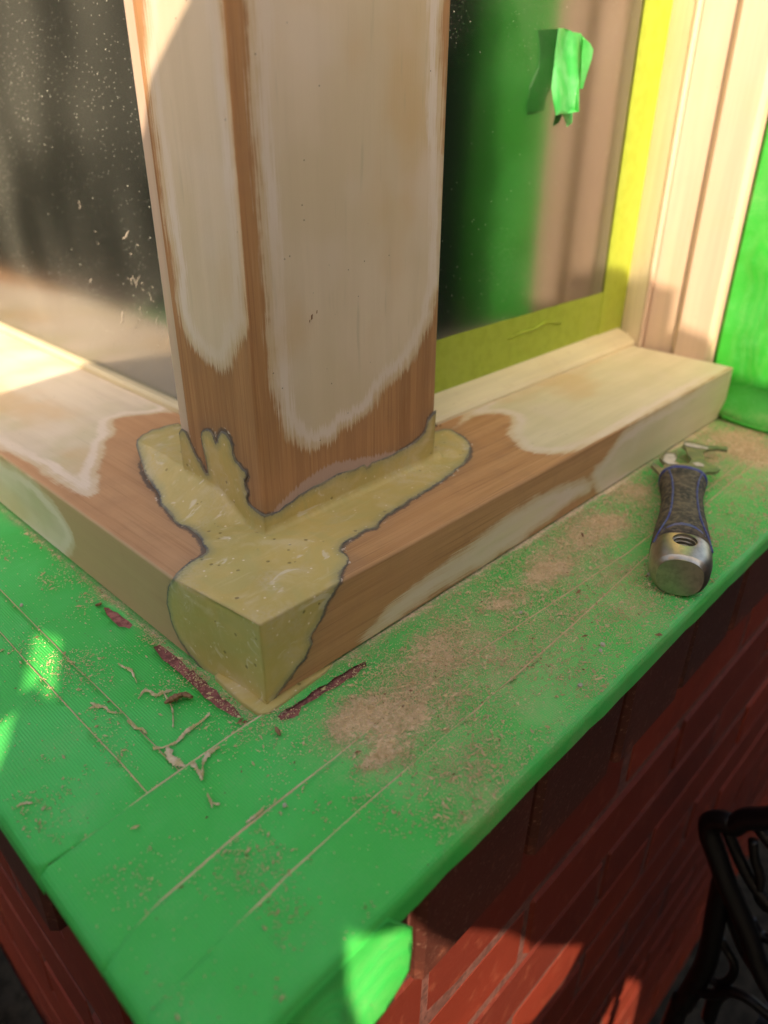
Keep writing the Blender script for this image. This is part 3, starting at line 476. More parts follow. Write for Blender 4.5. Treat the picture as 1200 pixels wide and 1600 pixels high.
# first course right under the soldier course
for a in range(-1, 6):
    oo = place('brick', random.choice(wb), M['brick'], (.50+.9*a+.45, YW+.2, -.377)); oo.scale = (1, 1, .82)
for a in range(0, 5):
    oo = place('brick', random.choice(wb), M['brick'], (XW+.2, .2+.9*a+.12, -.377), math.pi/2); oo.scale = (1, 1, .82)
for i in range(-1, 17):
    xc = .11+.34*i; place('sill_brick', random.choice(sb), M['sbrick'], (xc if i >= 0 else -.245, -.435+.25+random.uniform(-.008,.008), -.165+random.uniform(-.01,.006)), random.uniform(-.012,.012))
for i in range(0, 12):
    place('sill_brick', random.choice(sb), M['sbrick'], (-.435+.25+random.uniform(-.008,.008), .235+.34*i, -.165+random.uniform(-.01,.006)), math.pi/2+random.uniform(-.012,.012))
mv = []; mf = []
def boxm(x0,x1,y0,y1,z0,z1):
    b = len(mv)
    for z in (z0,z1):
        for x, y in ((x0,y0),(x1,y0),(x1,y1),(x0,y1)): mv.append((x,y,z))
    mf.extend([(b+3,b+2,b+1,b),(b+4,b+5,b+6,b+7),(b,b+1,b+5,b+4),(b+1,b+2,b+6,b+5),(b+2,b+3,b+7,b+6),(b+3,b,b+4,b+7)])
boxm(XW+.007, 6.0, YW+.007, .03, gz, -.30); boxm(XW+.008, .03, .031, 4.4, gz, -.301)
boxm(-.415, 6.0, -.415, .6, -.295, -.022); boxm(-.414, .6, .601, 4.4, -.296, -.023)
link('mortar', mesh('mortar', mv, mf), M['mortar'], wall)
o = link('ledge_top', mesh('ledge_top', [(-.42,-.42,-.003),(2.3,-.42,-.003),(2.3,.5,-.003),(.5,.5,-.003),(.5,4.4,-.003),(-.42,4.4,-.003)], [(0,1,2,3,4,5)]), M['redtile'], wall)
# house wall beyond the casing, behind and under the green sheet
house = thing('house_wall', 'house wall at the right edge, hidden behind the green sheet', 'wall', (2.4,-1,gz))
V, F = prism([(2.26,-.24),(9,-.24),(9,.6),(2.45,.6),(2.45,.09),(2.26,.09)], gz, 9); link('wall_body', mesh('wall_body', V, F), M['brick'], house)
# ------------------------------------------------------------------ window: sill, post, beads, glass
win = thing('bay_window', 'cream timber window corner with sanded sill and post patched with olive filler', 'window', (.3,.3,0))
def xf(y): return -.027*ss(.02, .25, y)
def swept(prof, L, sgn):
    """prof: list of (w, z, face) going bottom front, up, back; mitred at w; returns grid arrays"""
    pass
def sill(axis, L, back):
    w = [0]*14+[.0012,.004]+list(np.linspace(.008, back, 42))+[back]
    z = list(np.linspace(.012, T-.006, 14))+[T-.0025, T-.0006]+[T]*42+[.012]
    face = [1]*15+[0]*43+[2]
    ts = np.concatenate([np.linspace(0, .35, 46)[:-1], np.linspace(.35, 1, 120)])
    V = []; fc = []
    for t in ts:
        for a, b, c in zip(w, z, face):
            s = a+t*(L-a)
            V.append((s, a, b) if axis == 0 else (a, s, b)); fc.append(c)
    V = np.array(V); fc = np.array(fc); n = len(w); F = []
    wob = np.array([fbm(v[0]*3, v[1]*3, v[2]*3) for v in V])
    if axis == 1: V[:,0] += xf(V[:,1])*np.clip(1-V[:,0]/.06, 0, 1)
    V[:,2] += wob*.0016*(V[:,2] > .1)
    for i in range(len(ts)-1):
        for j in range(n-1):
            q = (i*n+j, i*n+j+1, (i+1)*n+j+1, (i+1)*n+j); F.append(q[::-1] if axis == 0 else q)
    F.append(tuple((len(ts)-1)*n+j for j in range(n)) if axis == 0 else tuple((len(ts)-1)*n+j for j in range(n))[::-1])
    top = fc == 0; fr = ~top
    p = np.ones(len(V)); f = np.ones(len(V))
    f[top] = sdf(V[top][:,:2], D['fill_top'])
    if axis == 0:
        p[top] = sdfs(V[top][:,:2], ['paint_top_right']); q = V[fr][:,[0,2]]; p[fr] = sdfs(q, ['paint_front_right','paint_front_right2']); f[fr] = sdf(q, D['fill_right'])
    else:
        p[top] = sdfs(V[top][:,:2], ['paint_top_left']); q = V[fr][:,[1,2]]; p[fr] = sdfs(q, ['paint_front_left']); f[fr] = sdf(q, D['fill_left'])
    return V, F, dict(paint=p, fill=f, pink=np.ones(len(V)), film=fr*(1.0 if axis == 1 else .12))
V, F, A = sill(0, 2.149, .42); a = link('sill_board', mesh('sill_board', V, F, A), M['sillR'], win); a['label'] = 'right sill board running to the cream casing'
V, F, A = sill(1, 4.2, .47); b = link('sill_board', mesh('sill_board', V, F, A), M['sillL'], win); b['label'] = 'left sill board, sunlit at its far end'
# post
PX0, PX1, PY0, PY1 = .205, .757, .245, .51
def post():
    r = .006
    prof = [(PX0, y, 0) for y in np.linspace(PY1, PY0+r, 30)]+[(PX0+.0018, PY0+.0018, 0), ]+[(x, PY0, 1) for x in np.linspace(PX0+r, PX1-r, 52)]+[(PX1-.0018, PY0+.0018, 1)]+[(PX1, y, 2) for y in np.linspace(PY0+r, PY1, 8)]
    zs = np.concatenate([np.linspace(.12, .75, 66)[:-1], np.linspace(.75, 2.6, 70)])
    V = np.array([(x+.0012*fbm(x*2,y*2,z*1.5), y+.0012*fbm(x*2,z*1.5,y*2), z) for z in zs for x, y, c in prof]); fc = np.array([c for z in zs for x, y, c in prof]); n = len(prof); F = []
    for i in range(len(zs)-1):
        for j in range(n-1): F.append((i*n+j, i*n+j+1, (i+1)*n+j+1, (i+1)*n+j))
    F.append(tuple((len(zs)-1)*n+j for j in range(n)))
    p = np.ones(len(V)); f = np.ones(len(V)); k = np.ones(len(V))
    m = fc == 0; p[m] = sdf(V[m][:,[1,2]], D['paint_post_left']); f[m] = sdf(V[m][:,[1,2]], D['fill_post_left'])
    m = fc == 1; p[m] = sdf(V[m][:,[0,2]], D['paint_post_right']); f[m] = sdf(V[m][:,[0,2]], D['fill_post_right']); k[m] = sdf(V[m][:,[0,2]], D['pink_post'])
    return V, F, dict(paint=p, fill=f, pink=k)
V, F, A = post(); link('corner_post', mesh('corner_post', V, F, A), M['post'], win, True)
# filler: one piece
def filler():
    e = .0022; AV = []; AF = []; AE = []
    def flags(v):
        x, y, z = v; s = set()
        if y < .001 and z < T+.02: s.add('fy')
        if x < xf(y)+.001: s.add('fx')
        if z > T-.006: s.add('t')
        if abs(x-(PX0-e)) < 1e-4: s.add('px')
        if abs(y-(PY0-e)) < 1e-4: s.add('py')
        return s
    def seam_(a, b):
        q = flags(a) & flags(b)
        return len(q & {'fx','fy','t'}) >= 2 or len(q & {'px','py'}) >= 2
    def push(V, F, E, off):
        V2, F2, mp = skirt(V, F, np.array(off), seam_); E2 = list(E)+[E[i] for i in mp]
        b = len(AV); AV.extend(V2); AF.extend([tuple(i+b for i in f) for f in F2]); AE.extend(E2)
    def openedge(poly, keep):
        return poly[keep[0]:keep[1]]
    P = D['fill_top']; ref = rng.uniform((.03,.2),(.85,.62),(2600,2))
    post_r = np.array([[PX0,PY0],[PX1+.02,PY0],[PX1+.02,PY1+.06],[PX0,PY1+.06]])
    ref = ref[dist(ref, post_r) < .11]
    V, F = cdt(P, .012, refine=ref)
    # cove up against the post
    dx = np.maximum(PX0-V[:,0], 0); dy = np.maximum(PY0-V[:,1], 0)
    rl = .105*ss(.27, .42, V[:,1]); rl = np.maximum(rl, .004); rr = .016+0*rl
    ins = inside(V, post_r)
    hl = np.where((dx < rl) & (V[:,1] > PY0), .55*rl*(1-dx/rl)**2, 0)
    hr = np.where((dy < rr) & (V[:,0] > PX0-.001), .9*rr*(1-dy/rr)**2, 0)
    z = T+e+np.maximum(hl, hr)*(V[:,0] < PX1+.03)
    z += np.array([fbm(x*4, y*4, .3) for x, y in V])*.0022
    n = len(D['fill_top'])
    out = [p for p in P]  # outer rim, without the two edges that meet the front faces and the post
    i0 = P.index([0,0]); rim1 = out[:i0]; rim2 = out[i0+1:-4]
    E = np.minimum(dist(V, rim1, False), dist(V, rim2, False))
    W = np.c_[V, z]; k = (V[:,0] < 1e-4); W[k,0] -= e; k = (V[:,1] < 1e-4); W[k,1] -= e
    W[:,0] += xf(W[:,1])*np.clip(1-W[:,0]/.06, 0, 1)
    push(W, F, E, (0,0,-.004))
    for key, ax in (('fill_left', 0), ('fill_right', 1)):
        P = [list(p) for p in D[key]]; V, F = cdt(P, .012); E = dist(V, P[:-3], False)
        wob = np.array([fbm(a*4, b*4, 1.3) for a, b in V])*.0012*ss(T, T-.02, V[:,1])*ss(0, .02, V[:,0])
        zz = np.where(V[:,1] >= T-1e-5, V[:,1]+e+np.array([fbm((0 if ax==0 else a)*4, (a if ax==0 else 0)*4, .3) for a, b in V])*.0022, V[:,1])
        if ax == 0: W = np.c_[-e+wob+xf(V[:,0]), np.where(V[:,0] < 1e-4, -e, V[:,0]), zz]; F = F[:, ::-1]; off = (.004,0,0)
        else: W = np.c_[np.where(V[:,0] < 1e-4, -e, V[:,0]), -e+wob, zz]; off = (0,.004,0)
        push(W, F, E, off)
    for key, ax in (('fill_post_left', 0), ('fill_post_right', 1)):
        P = [[min(p[0], .551) if ax == 0 else p[0], p[1]] for p in D[key]]; V, F = cdt(P, .012); E = dist(V, P[:-2], False)
        d0 = PY0 if ax == 0 else PX0
        if ax == 0: W = np.c_[PX0-e+0*V[:,0], np.where(V[:,0] < PY0+1e-4, PY0-e, V[:,0]), V[:,1]]; F = F[:, ::-1]; off = (.004,0,0)
        else: W = np.c_[np.where(V[:,0] < PX0+1e-4, PX0-e, V[:,0]), PY0-e+0*V[:,0], V[:,1]]; off = (0,.004,0)
        push(W, F, E, off)
    me = mesh('filler', AV, AF, dict(edge=AE)); bm = bmesh.new(); bm.from_mesh(me); bmesh.ops.remove_doubles(bm, verts=bm.verts, dist=.0003*U); bm.to_mesh(me); bm.free(); return me
link('filler_repair', filler(), M['fill'], win)
lg = [[p[0], p[1]] for p in D['ledge']]
V, F = cdt([[.06,.0],[.0,.0],[-.002,.14],[-.026,.135],[-.030,.04],[-.026,-.010],[-.012,-.022],[.05,-.018],[.14,-.012],[.17,.0]][::-1], .012)
W = np.c_[V, .012+.004*np.array([fbm(x*9,y*9) for x,y in V])]; V2, F2, _ = skirt(W, F, np.array((0,0,-.012))); link('sealant_lip', mesh('sealant_lip', V2, F2, dict(edge=[.05]*len(V2))), M['fill'], win)
V = []; F = []
for i in range(46):
    u = random.random()**1.6; x = .80+.16*u+random.gauss(0,.008); y = .400-.012*u+random.gauss(0,.006); s = random.uniform(.002,.006)*(1.4-u); b = len(V)
    V += [(x-s,y-s*.6,T),(x+s,y-s*.5,T),(x+s*.7,y+s,T),(x-s*.8,y+s*.7,T),(x+random.gauss(0,.3)*s,y,T+.006+s*1.4)]; F += [(b,b+1,b+4),(b+1,b+2,b+4),(b+2,b+3,b+4),(b+3,b,b+4)]
o = link('dirt', mesh('dirt', V, F), M['soil'], win); o['kind'] = 'stuff'
V = []; F = []
for x, z, s in ((.358,.640,.004),(.372,.648,.0025),(.352,.633,.002)):
    b = len(V); V += [(x-s*.6,PY0-.0015,z-s*1.4),(x+s*.6,PY0-.0015,z-s),(x+s*.8,PY0-.0015,z+s*1.5),(x-s*.3,PY0-.0015,z+s)]; F.append((b,b+1,b+2,b+3))
o = link('paint_chip_mark', mesh('paint_chip_mark', V, F), M['chip'], win)
# beads and stile
V, F = prism([(PX0+.004,.512),(.30,.512),(.30,.553),(PX0+.004,.553)][::1], .17, 2.6); bevel(link('stile', mesh('stile', V, F), M['cream_z'], win), .006)
def along_x(prof, x0, x1):
    n = len(prof); V = [(x0, p[0], p[1]) for p in prof]+[(x1, p[0], p[1]) for p in prof]
    F = [tuple(range(n))[::-1], tuple(range(n, 2*n))]+[(i, (i+1)%n, n+(i+1)%n, n+i) for i in range(n)]; return V, F
V, F = along_x([(.41,T-.02),(.51,T-.02),(.51,T+.045),(.497,T+.046),(.408,T+.018),(.398,T+.010),(.398,T-.02)], .70, 2.20); bevel(link('glazing_bead', mesh('glazing_bead', V, F), M['cream_x'], win), .003)
V, F = along_x([(.41,T-.02),(.51,T-.02),(.51,T+.022),(.478,T+.024),(.470,T+.016),(.470,T-.02)], .556, 4.2); V = [(v[1], v[0], v[2]) for v in V]; F = [f[::-1] for f in F]
bevel(link('glazing_bead', mesh('glazing_bead', V, F), M['cream_y'], win), .003)
def pane(ax, v, a0, a1, z0, z1, mat):
    na, nz = 90, 60; V = []; sm = []
    for i in range(na+1):
        for k in range(nz+1):
            a = a0+(a1-a0)*i/na; z = z0+(z1-z0)*k/nz; V.append((a, v, z) if ax == 1 else (v, a, z)); sm.append(0)
    F = [(i*(nz+1)+k, (i+1)*(nz+1)+k, (i+1)*(nz+1)+k+1, i*(nz+1)+k+1) for i in range(na) for k in range(nz)]
    return mesh('glass_pane', V, F, dict(smear=sm))
link('glass_pane', pane(1, .5, .74, 2.26, T, 3.0, 0), M['glassR'], win)['label'] = 'right pane with masking tape along its edges'
link('glass_pane', pane(0, .5, .54, 4.2, T, 3.0, 0), M['glassL'], win)['label'] = 'left pane, dusty and scratched'
V = []; F = []
for p0 in D['splash']:
    for i in range(2):
        y, z = p0[0]+random.gauss(0,.05), p0[1]+random.gauss(0,.04); L = random.choice((.006,.008,.03,.06)); a = random.gauss(-1.0,.35); wd = random.uniform(.0008,.0028); b = len(V); m = 6
        for k in range(m+1):
            u = k/m; yy = y+math.cos(a)*L*u+.006*math.sin(u*5+i); zz = z+math.sin(a)*L*u; q = wd*math.sin(math.pi*(u*.9+.05))
            V += [(.4985, yy-q*math.sin(a), zz+q*math.cos(a)), (.4985, yy+q*math.sin(a), zz-q*math.cos(a))]
        for k in range(m): F.append((b+2*k, b+2*k+1, b+2*k+3, b+2*k+2))
o = link('dried_splashes', mesh('dried_splashes', V, F), M['speck'], win); o['kind'] = 'stuff'
# ------------------------------------------------------------------ casing on the right
cas = thing('window_casing', 'cream painted vertical casing boards between the taped pane and the green sheet', 'casing', (2.2,.3,T))
V, F = prism([(2.163,.386),(2.40,.386),(2.40,.52),(2.236,.52),(2.166,.392)], .15, 3.0); bevel(link('stile', mesh('stile', V, F), M['cream_sunlit'], cas), .004)
V, F = prism([(2.155,.372),(2.163,.368),(2.3,.368),(2.3,.385),(2.158,.385)], .15, 3.0); bevel(link('bead', mesh('bead', V, F), M['cream_z'], cas), .004)
V, F = prism([(2.178,.25),(2.4,.25),(2.4,.367),(2.178,.367)], .15, 3.0); bevel(link('reveal_board', mesh('reveal_board', V, F), M['cream_z'], cas), .004)
V, F = prism([(2.150,.112),(2.166,.098),(2.40,.098),(2.40,.249),(2.172,.249),(2.150,.228)], -.05, 3.0); bevel(link('architrave', mesh('architrave', V, F), M['cream_z'], cas), .005)
V, F = prism([(2.075,.4965),(2.24,.4965),(2.24,.53),(2.075,.53)], .15, 3.0); link('inner_stile', mesh('inner_stile', V, F), M['cream_z'], cas)
# ------------------------------------------------------------------ yellow tapes on the pane
def wall_strip(name, pts, y, th, mat, parent, h=.05):
    V, F = cdt(pts, h); W = np.c_[V[:,0], y-.0015*np.array([abs(fbm(a*5,b*5)) for a,b in V]), V[:,1]]
    V2, F2, _ = skirt(W, F, np.array((0,th,0))); return link(name, mesh(name, V2, F2), mat, parent)
def jag(p0, p1, n, amp):
    return [(p0[0]+(p1[0]-p0[0])*i/n+random.uniform(-amp,amp), p0[1]+(p1[1]-p0[1])*i/n+random.uniform(-amp,amp)) for i in range(n)]
o = wall_strip('masking_tape', jag((.70,.243),(2.205,.238),24,.0012)+jag((2.205,.238),(2.2,.405),3,.002)+jag((2.2,.405),(.70,.41),24,.0012)+jag((.70,.41),(.70,.243),3,.002), .4975, .002, M['yellow'], None)
tag(o, 'yellow masking tape laid along the foot of the right pane', 'tape', 'yellow masking tape on the right pane')
o = wall_strip('masking_tape', jag((2.035,.24),(2.232,.222),5,.001)+jag((2.232,.222),(2.212,2.9),24,.002)+jag((2.212,2.9),(2.028,2.9),4,.001)+jag((2.028,2.9),(2.035,.24),24,.0012), .4945, .0025, M['yellow'], None)
tag(o, 'yellow masking tape running up the right side of the pane, beside the casing', 'tape', 'yellow masking tape on the right pane')
V, F = tube([(x, .4935, z) for x, z in [(1.42,.345),(1.50,.352),(1.58,.350),(1.64,.362),(1.69,.352),(1.75,.338)]], [.002,.004,.0045,.0055,.004,.002], 6); link('wrinkle', mesh('wrinkle', V, F), M['yellow'], bpy.data.objects['masking_tape'], True)
# loose tab
tb = thing('tape_tab', 'crumpled bright green tape tab stuck high on the right pane', 'tape', (1.62,.49,1.0))
P = D['tab']; V, F = cdt(P, .010); zr = (V[:,1]-.98)/(1.22-.98)
y = .492-.045*ss(.95, .1, zr)-.025*ss(.6, 1.0, zr)*ss(1.58,1.54,V[:,0])-.012*ss(1.66, 1.69, V[:,0])+.005*np.sin(V[:,0]*60+V[:,1]*22)
W = np.c_[V[:,0]-1.6*(.49-y), y, V[:,1]]; V2, F2, _ = skirt(W, F, np.array((0,.002,0))); link('tape_strip', mesh('tape_strip', V2, F2), M['tab'], tb)
P = D['tab_flap']; V, F = cdt(P, .008); y = .488-.030*ss(0,.5,np.sin((V[:,0]-1.655)/.08*2.2))-.015*ss(1.20,1.10,V[:,1]); W = np.c_[V[:,0]-1.6*(.49-y), y, V[:,1]]; V2, F2, _ = skirt(W, F, np.array((0,.002,0))); link('curled_edge', mesh('curled_edge', V2, F2), M['tab'], tb)
V, F = cdt([(1.60,1.00),(1.612,.968),(1.64,.978),(1.65,1.02)], .01); W = np.c_[V[:,0], .486-.012*ss(1.0,.97,V[:,1]), V[:,1]]; V2, F2, _ = skirt(W, F, np.array((0,.002,0))); link('torn_end', mesh('torn_end', V2, F2), M['tab'], tb)
# ------------------------------------------------------------------ green tape cover on the ledge
cover = thing('tape_cover', 'bright green cloth tape covering the brick ledge in overlapping strips, dusted with sawdust', 'tape cover', (0,0,0))
def dustf(V):
    d = np.zeros(len(V)); V0 = V
    wp = np.array([(fbm(x*7, y*11, 21)+.6*fbm(x*20, y*30, 3), fbm(x*7, y*11, 47)+.6*fbm(x*20, y*30, 6)) for x, y in V[:,:2]])
    V = V0[:,:2]+wp*np.array([.045,.024])
    for x, y, r, s in D['dust']:
        q = np.hypot((V[:,0]-x)*.85, (V[:,1]-y)*1.1)/r; d += s*np.exp(-(q**2)*.8)
    V = V0
    base = .08+.22*ss(-.15, .1, V[:,0])*ss(.1, -.05, V[:,1])
    near = .55*np.exp(-(np.minimum(np.abs(V[:,0]+.03)+10*(V[:,1] < 0), np.abs(V[:,1]+.0)+10*(V[:,0] < 0))/.018)**2)
    return np.minimum(base+d*.52+near, 1.0)
def fold(W, xe=-.443, ye=-.437, r=.013):
    for ax, e in ((0, xe), (1, ye)):
        s = np.maximum(e-W[:,ax], 0); a = np.minimum(s/r, math.pi/2)
        k = s > 0
        W[k,ax] = e-np.sin(a[k])*r; W[k,2] -= (1-np.cos(a[k]))*r+np.maximum(s[k]-r*math.pi/2, 0)
    return W
def strip(poly, z, holes=(), h=.015, label=None, thin=1):
    poly = [tuple(p) for p in poly]
    V, F = cdt(poly, h, holes); E = dist(V, poly); E[(V[:,0] < -.44) | (V[:,1] < -.425)] = .1; d = dustf(V)
    wav = np.array([fbm(x*2.2, y*2.2, 5) for x, y in V]); wrk = np.array([fbm(x*9, y*9, 8) for x, y in V])
    W = np.c_[V, z+.0012*wrk]
    edgew = ss(-.30, -.46, np.minimum(V[:,0], V[:,1]))
    W[:,2] -= edgew*.006*(wav+.3)
    fv = fold(np.c_[V[:,0]+.010*wav*(V[:,0] < -.3), V[:,1]+.012*wav*(V[:,1] < -.3), W[:,2]]); 
    V2, F2, mp = skirt(fv, F, np.array((0,0,-.002))); E = E*thin; E2 = list(E)+[E[i] for i in mp]; d2 = list(d)+[d[i]+.2 for i in mp]
    o = link('tape_strip', mesh('tape_strip', V2, F2, dict(edge=E2, dust=d2)), M['tape'], cover, True)
    if label: o['label'] = label
def rect(x0, x1, y0, y1, n=30, amp=.002):
    return jag((x0,y0),(x1,y0),n,amp)+jag((x1,y0),(x1,y1),max(3,n//6),amp)+jag((x1,y1),(x0,y1),n,amp)+jag((x0,y1),(x0,y0),max(3,n//6),amp)
def recty(x0, x1, y0, y1, n=30, amp=.002):
    return jag((x0,y0),(x1,y0),4,amp)+jag((x1,y0),(x1,y1),n,amp)+jag((x1,y1),(x0,y1),4,amp)+jag((x0,y1),(x0,y0),n,amp)
strip(recty(-.205,.02,-.03,3.0), .0, [D['gap_left'], D['gap_left2']], thin=2)
strip(recty(-.385,-.200,-.03,3.0), .0022, thin=1.8)
strip(recty(-.50,-.265,-.03,3.0), .0044, thin=1.8)
strip(jag((-.48,-.235),(2.17,-.235),44,.002)+[(2.17,.012),(.03,.012),(.0,-.010),(-.1,-.012),(-.25,-.019),(-.48,-.026)], .0066, [D['gap_right']])
strip(jag((-.485,-.345),(2.18,-.345),40,.002)+[(2.18,-.2),(1.5,-.218),(1.0,-.222),(.5,-.196),(.3,-.183),(.15,-.178),(0,-.188),(-.1,-.189),(-.2,-.192),(-.35,-.205),(-.485,-.222)], .0088)
strip(jag((-.49,-.50),(2.2,-.50),44,.004)+jag((2.2,-.50),(2.2,-.25),4,.002)+[(2.2,-.245),(1.6,-.25),(1.1,-.262),(.6,-.285),(.3,-.292),(0,-.297),(-.2,-.305),(-.49,-.318)], .0110)
# hanging flap at the outer corner
fl = jag((-.47,-.008),(-.09,-.008),8,.001)+[(-.088,-.08),(-.092,-.12),(-.10,-.165),(-.16,-.19),(-.24,-.215),(-.30,-.235),(-.47,-.25)]
fl = [(p[0], p[1]) for p in fl][::-1]
V, F = cdt(fl, .012); y = -.4515-.018*np.sin((V[:,0]+.27)*14)*ss(-.02,-.16,V[:,1])-.030*np.exp(-((V[:,0]+.275)/.03)**2)*ss(-.02,-.1,V[:,1])
W = np.c_[V[:,0], y, V[:,1]]; V2, F2, _ = skirt(W, F, np.array((0,.002,0)))
o = link('hanging_flap', mesh('hanging_flap', V2, F2, dict(edge=list(dist(V, fl)+.05)+[.1]*(len(V2)-len(V)), dust=[.1]*len(V2))), M['tape'], cover, True)
# ------------------------------------------------------------------ green sheet on the house wall
shp = [(.092,.0),(.092,3.2),(-.235,3.2),(-.235,-.1),(-.20,.0)]
V, F = cdt([(-a, b) for a, b in shp][::-1], .03)
Y = -V[:,0]; Z = V[:,1]
bul = np.array([fbm(a*1.6, b*1.6, 2) for a, b in V]); wr = np.array([fbm(a*7, b*4, 4) for a, b in V])
X = 2.2-.035*np.abs(bul)*ss(.08,-.1,Y)-.010*wr*ss(.085,.0,Y)-.10*(ss(.16,.0,Z)**2)*ss(.09,.0,Y)*ss(-.60,-.45,Y)
o = link('green_sheet', mesh('green_sheet', np.c_[X, Y, Z+.012], F[:, ::-1], dict(edge=[.1]*len(V), dust=list(.05+.4*ss(.1,0,Z)*(Y > -.6)))), M['sheet'], None, True)
o.modifiers.new('thickness', 'SOLIDIFY').thickness = .0004
tag(o, 'smooth green protective sheet over the house wall at the right edge', 'sheet')
V, F = tube(spline([(2.10,-.02,.022),(2.08,-.07,.024),(2.075,-.14,.02),(2.07,-.24,.021),(2.08,-.34,.02)]), .010, 6, flat=.6); link('rolled_hem', mesh('rolled_hem', V, F, dict(edge=[.1]*len(V), dust=[.3]*len(V))), M['sheet'], o, True)
# ------------------------------------------------------------------ painter's tool
tool = thing('scraper_tool', 'multi-notch painters scraper with dusty black and blue grip and steel hammer cap', 'scraper', (.95,-.36,0))
A_ = Vector((*D['ax_neck'][0], .072)); B_ = Vector((*D['ax_end'][0], .066)); axd = (B_-A_).normalized(); LT = (B_-A_).length; side = Vector((0,0,1)).cross(axd).normalized(); upv = axd.cross(side)
prof_r = [(-.02,.058,.046),(0,.063,.050),(.02,.062,.050),(.06,.056,.046),(.12,.053,.046),(.20,.056,.050),(.28,.063,.056),(.34,.068,.060),(.40,.071,.063)]
def ring(s, a, b, n=32, pw=2.4, dz=0):
    c = A_+axd*s+upv*dz; out = []
    for k in range(n):
        t = 2*math.pi*k/n; x = math.copysign(abs(math.cos(t))**(2/pw), math.cos(t))*a; z = math.copysign(abs(math.sin(t))**(2/pw), math.sin(t))*b
        out.append(tuple(c+side*x+upv*z))
    return out
def loft(rings, cap=True):
    n = len(rings[0]); V = [v for r in rings for v in r]; F = []
    for i in range(len(rings)-1):
        for k in range(n): F.append((i*n+k, (i+1)*n+k, (i+1)*n+(k+1)%n, i*n+(k+1)%n))
    if cap: F.append(tuple(range(n))); F.append(tuple(range((len(rings)-1)*n, len(rings)*n))[::-1])
    return V, F
V, F = loft([ring(*p) for p in prof_r]); grip = link('grip', mesh('grip', V, F), M['rubber'], tool, True)
def edge_shade(o, ang=35):
    o.modifiers.new('sharp', 'EDGE_SPLIT').split_angle = math.radians(ang)
V, F = loft([ring(-.026,.060,.048), ring(-.016,.066,.053), ring(-.006,.064,.051)]); link('blue_collar', mesh('blue_collar', V, F), M['blue'], tool, True)
def seam(sgn):
    pts = []
    for s, k in ((0,.70),(.05,.62),(.12,.58),(.2,.56),(.27,.56),(.32,.62),(.37,.78),(.415,.93)):
        a = np.interp(s, [p[0] for p in prof_r], [p[1] for p in prof_r]); b = np.interp(s, [p[0] for p in prof_r], [p[2] for p in prof_r])
        x = k*a; z = b*(max(0, 1-abs(k)**2.4))**(1/2.4); pts.append(A_+axd*s+side*(sgn*x)+upv*(z+.0005))
    return tube(spline([tuple(p) for p in pts], 4), .0028, 6)
for sgn in (1,-1): V, F = seam(sgn); link('blue_seam', mesh('blue_seam', V, F), M['blue'], tool, True)
# steel cap, its rim cut back at the top, with a bored hole
cap_r = [(.36,.066,.058),(.39,.0695,.061),(.42,.0705,.062),(.45,.070,.062),(.478,.066,.059),(.493,.060,.055),(.4935,.0595,.0545),(.502,.052,.048),(.5045,.0515,.0475)]
V, F = loft([ring(*p, 48) for p in cap_r]); me = mesh('hammer_cap', V, F); bm = bmesh.new(); bm.from_mesh(me); bmesh.ops.recalc_face_normals(bm, faces=bm.faces); bm.to_mesh(me); bm.free()
capo = link('hammer_cap', me, M['steel'], tool, True)
def cyl(s, r0, r1, z0, z1, n=32):
    V = []; F = []
    for z, r in ((z0, r0), (z1, r1)):
        for k in range(n): t = 2*math.pi*k/n; V.append(tuple(A_+axd*(s+r*math.cos(t))+side*(r*math.sin(t))+upv*z))
    F = [(k, n+k, n+(k+1)%n, (k+1)%n) for k in range(n)]+[tuple(range(n)), tuple(range(n, 2*n))[::-1]]; return V, F
V, F = cyl(.432,.022,.030,.005,.075); me = mesh('cut', V, F); bm = bmesh.new(); bm.from_mesh(me); bmesh.ops.recalc_face_normals(bm, faces=bm.faces); bm.to_mesh(me); bm.free()
cut = bpy.data.objects.new('cut', me); SC.collection.objects.link(cut)
bo = capo.modifiers.new('hole', 'BOOLEAN'); bo.object = cut; bo.operation = 'DIFFERENCE'; bo.solver = 'EXACT'
bpy.context.view_layer.update(); dg = bpy.context.evaluated_depsgraph_get(); me2 = bpy.data.meshes.new_from_object(capo.evaluated_get(dg)); capo.modifiers.clear(); capo.data = me2; bpy.data.objects.remove(cut)
edge_shade(capo, 28)
for zz in (.022,.032,.042,.052):
    pts = [A_+axd*(.432+.0255*math.cos(t))+side*(.0262*math.sin(t))+upv*zz for t in np.linspace(0, 2*math.pi, 25)]; V, F = tube(pts, .0022, 5); link('thread', mesh('thread', V, F), M['steel'], capo, True)
# blue band between grip and cap (an arch over the top)
def band():
    R0 = []; 
    for s, sc in ((.372,1.012),(.381,1.02),(.389,1.012)):
        rg = []
        for k in range(33):
            t = math.pi*(k/32); a = np.interp(s, [p[0] for p in cap_r], [p[1] for p in cap_r])*sc; b = np.interp(s, [p[0] for p in cap_r], [p[2] for p in cap_r])*sc
            sh = .045*(abs(math.cos(t))**1.6)-.028
            x = math.copysign(abs(math.cos(t))**(2/2.4), math.cos(t))*a; z = abs(math.sin(t))**(2/2.4)*b
            rg.append(tuple(A_+axd*(s+sh)+side*x+upv*z))
        R0.append(rg)
    V = [v for r in R0 for v in r]; n = 33; return V, [(i*n+k, (i+1)*n+k, (i+1)*n+k+1, i*n+k+1) for i in range(2) for k in range(n-1)]
V, F = band(); link('blue_band', mesh('blue_band', V, F), M['blue'], tool, True)
bl = D['blade'][::-1]; V, F = cdt(bl, .012); W = np.c_[V, .056+0*V[:,0]]; V2, F2, _ = skirt(W, F, np.array((0,0,-.010))); bld = link('blade', mesh('blade', V2, F2), M['blade'], tool)
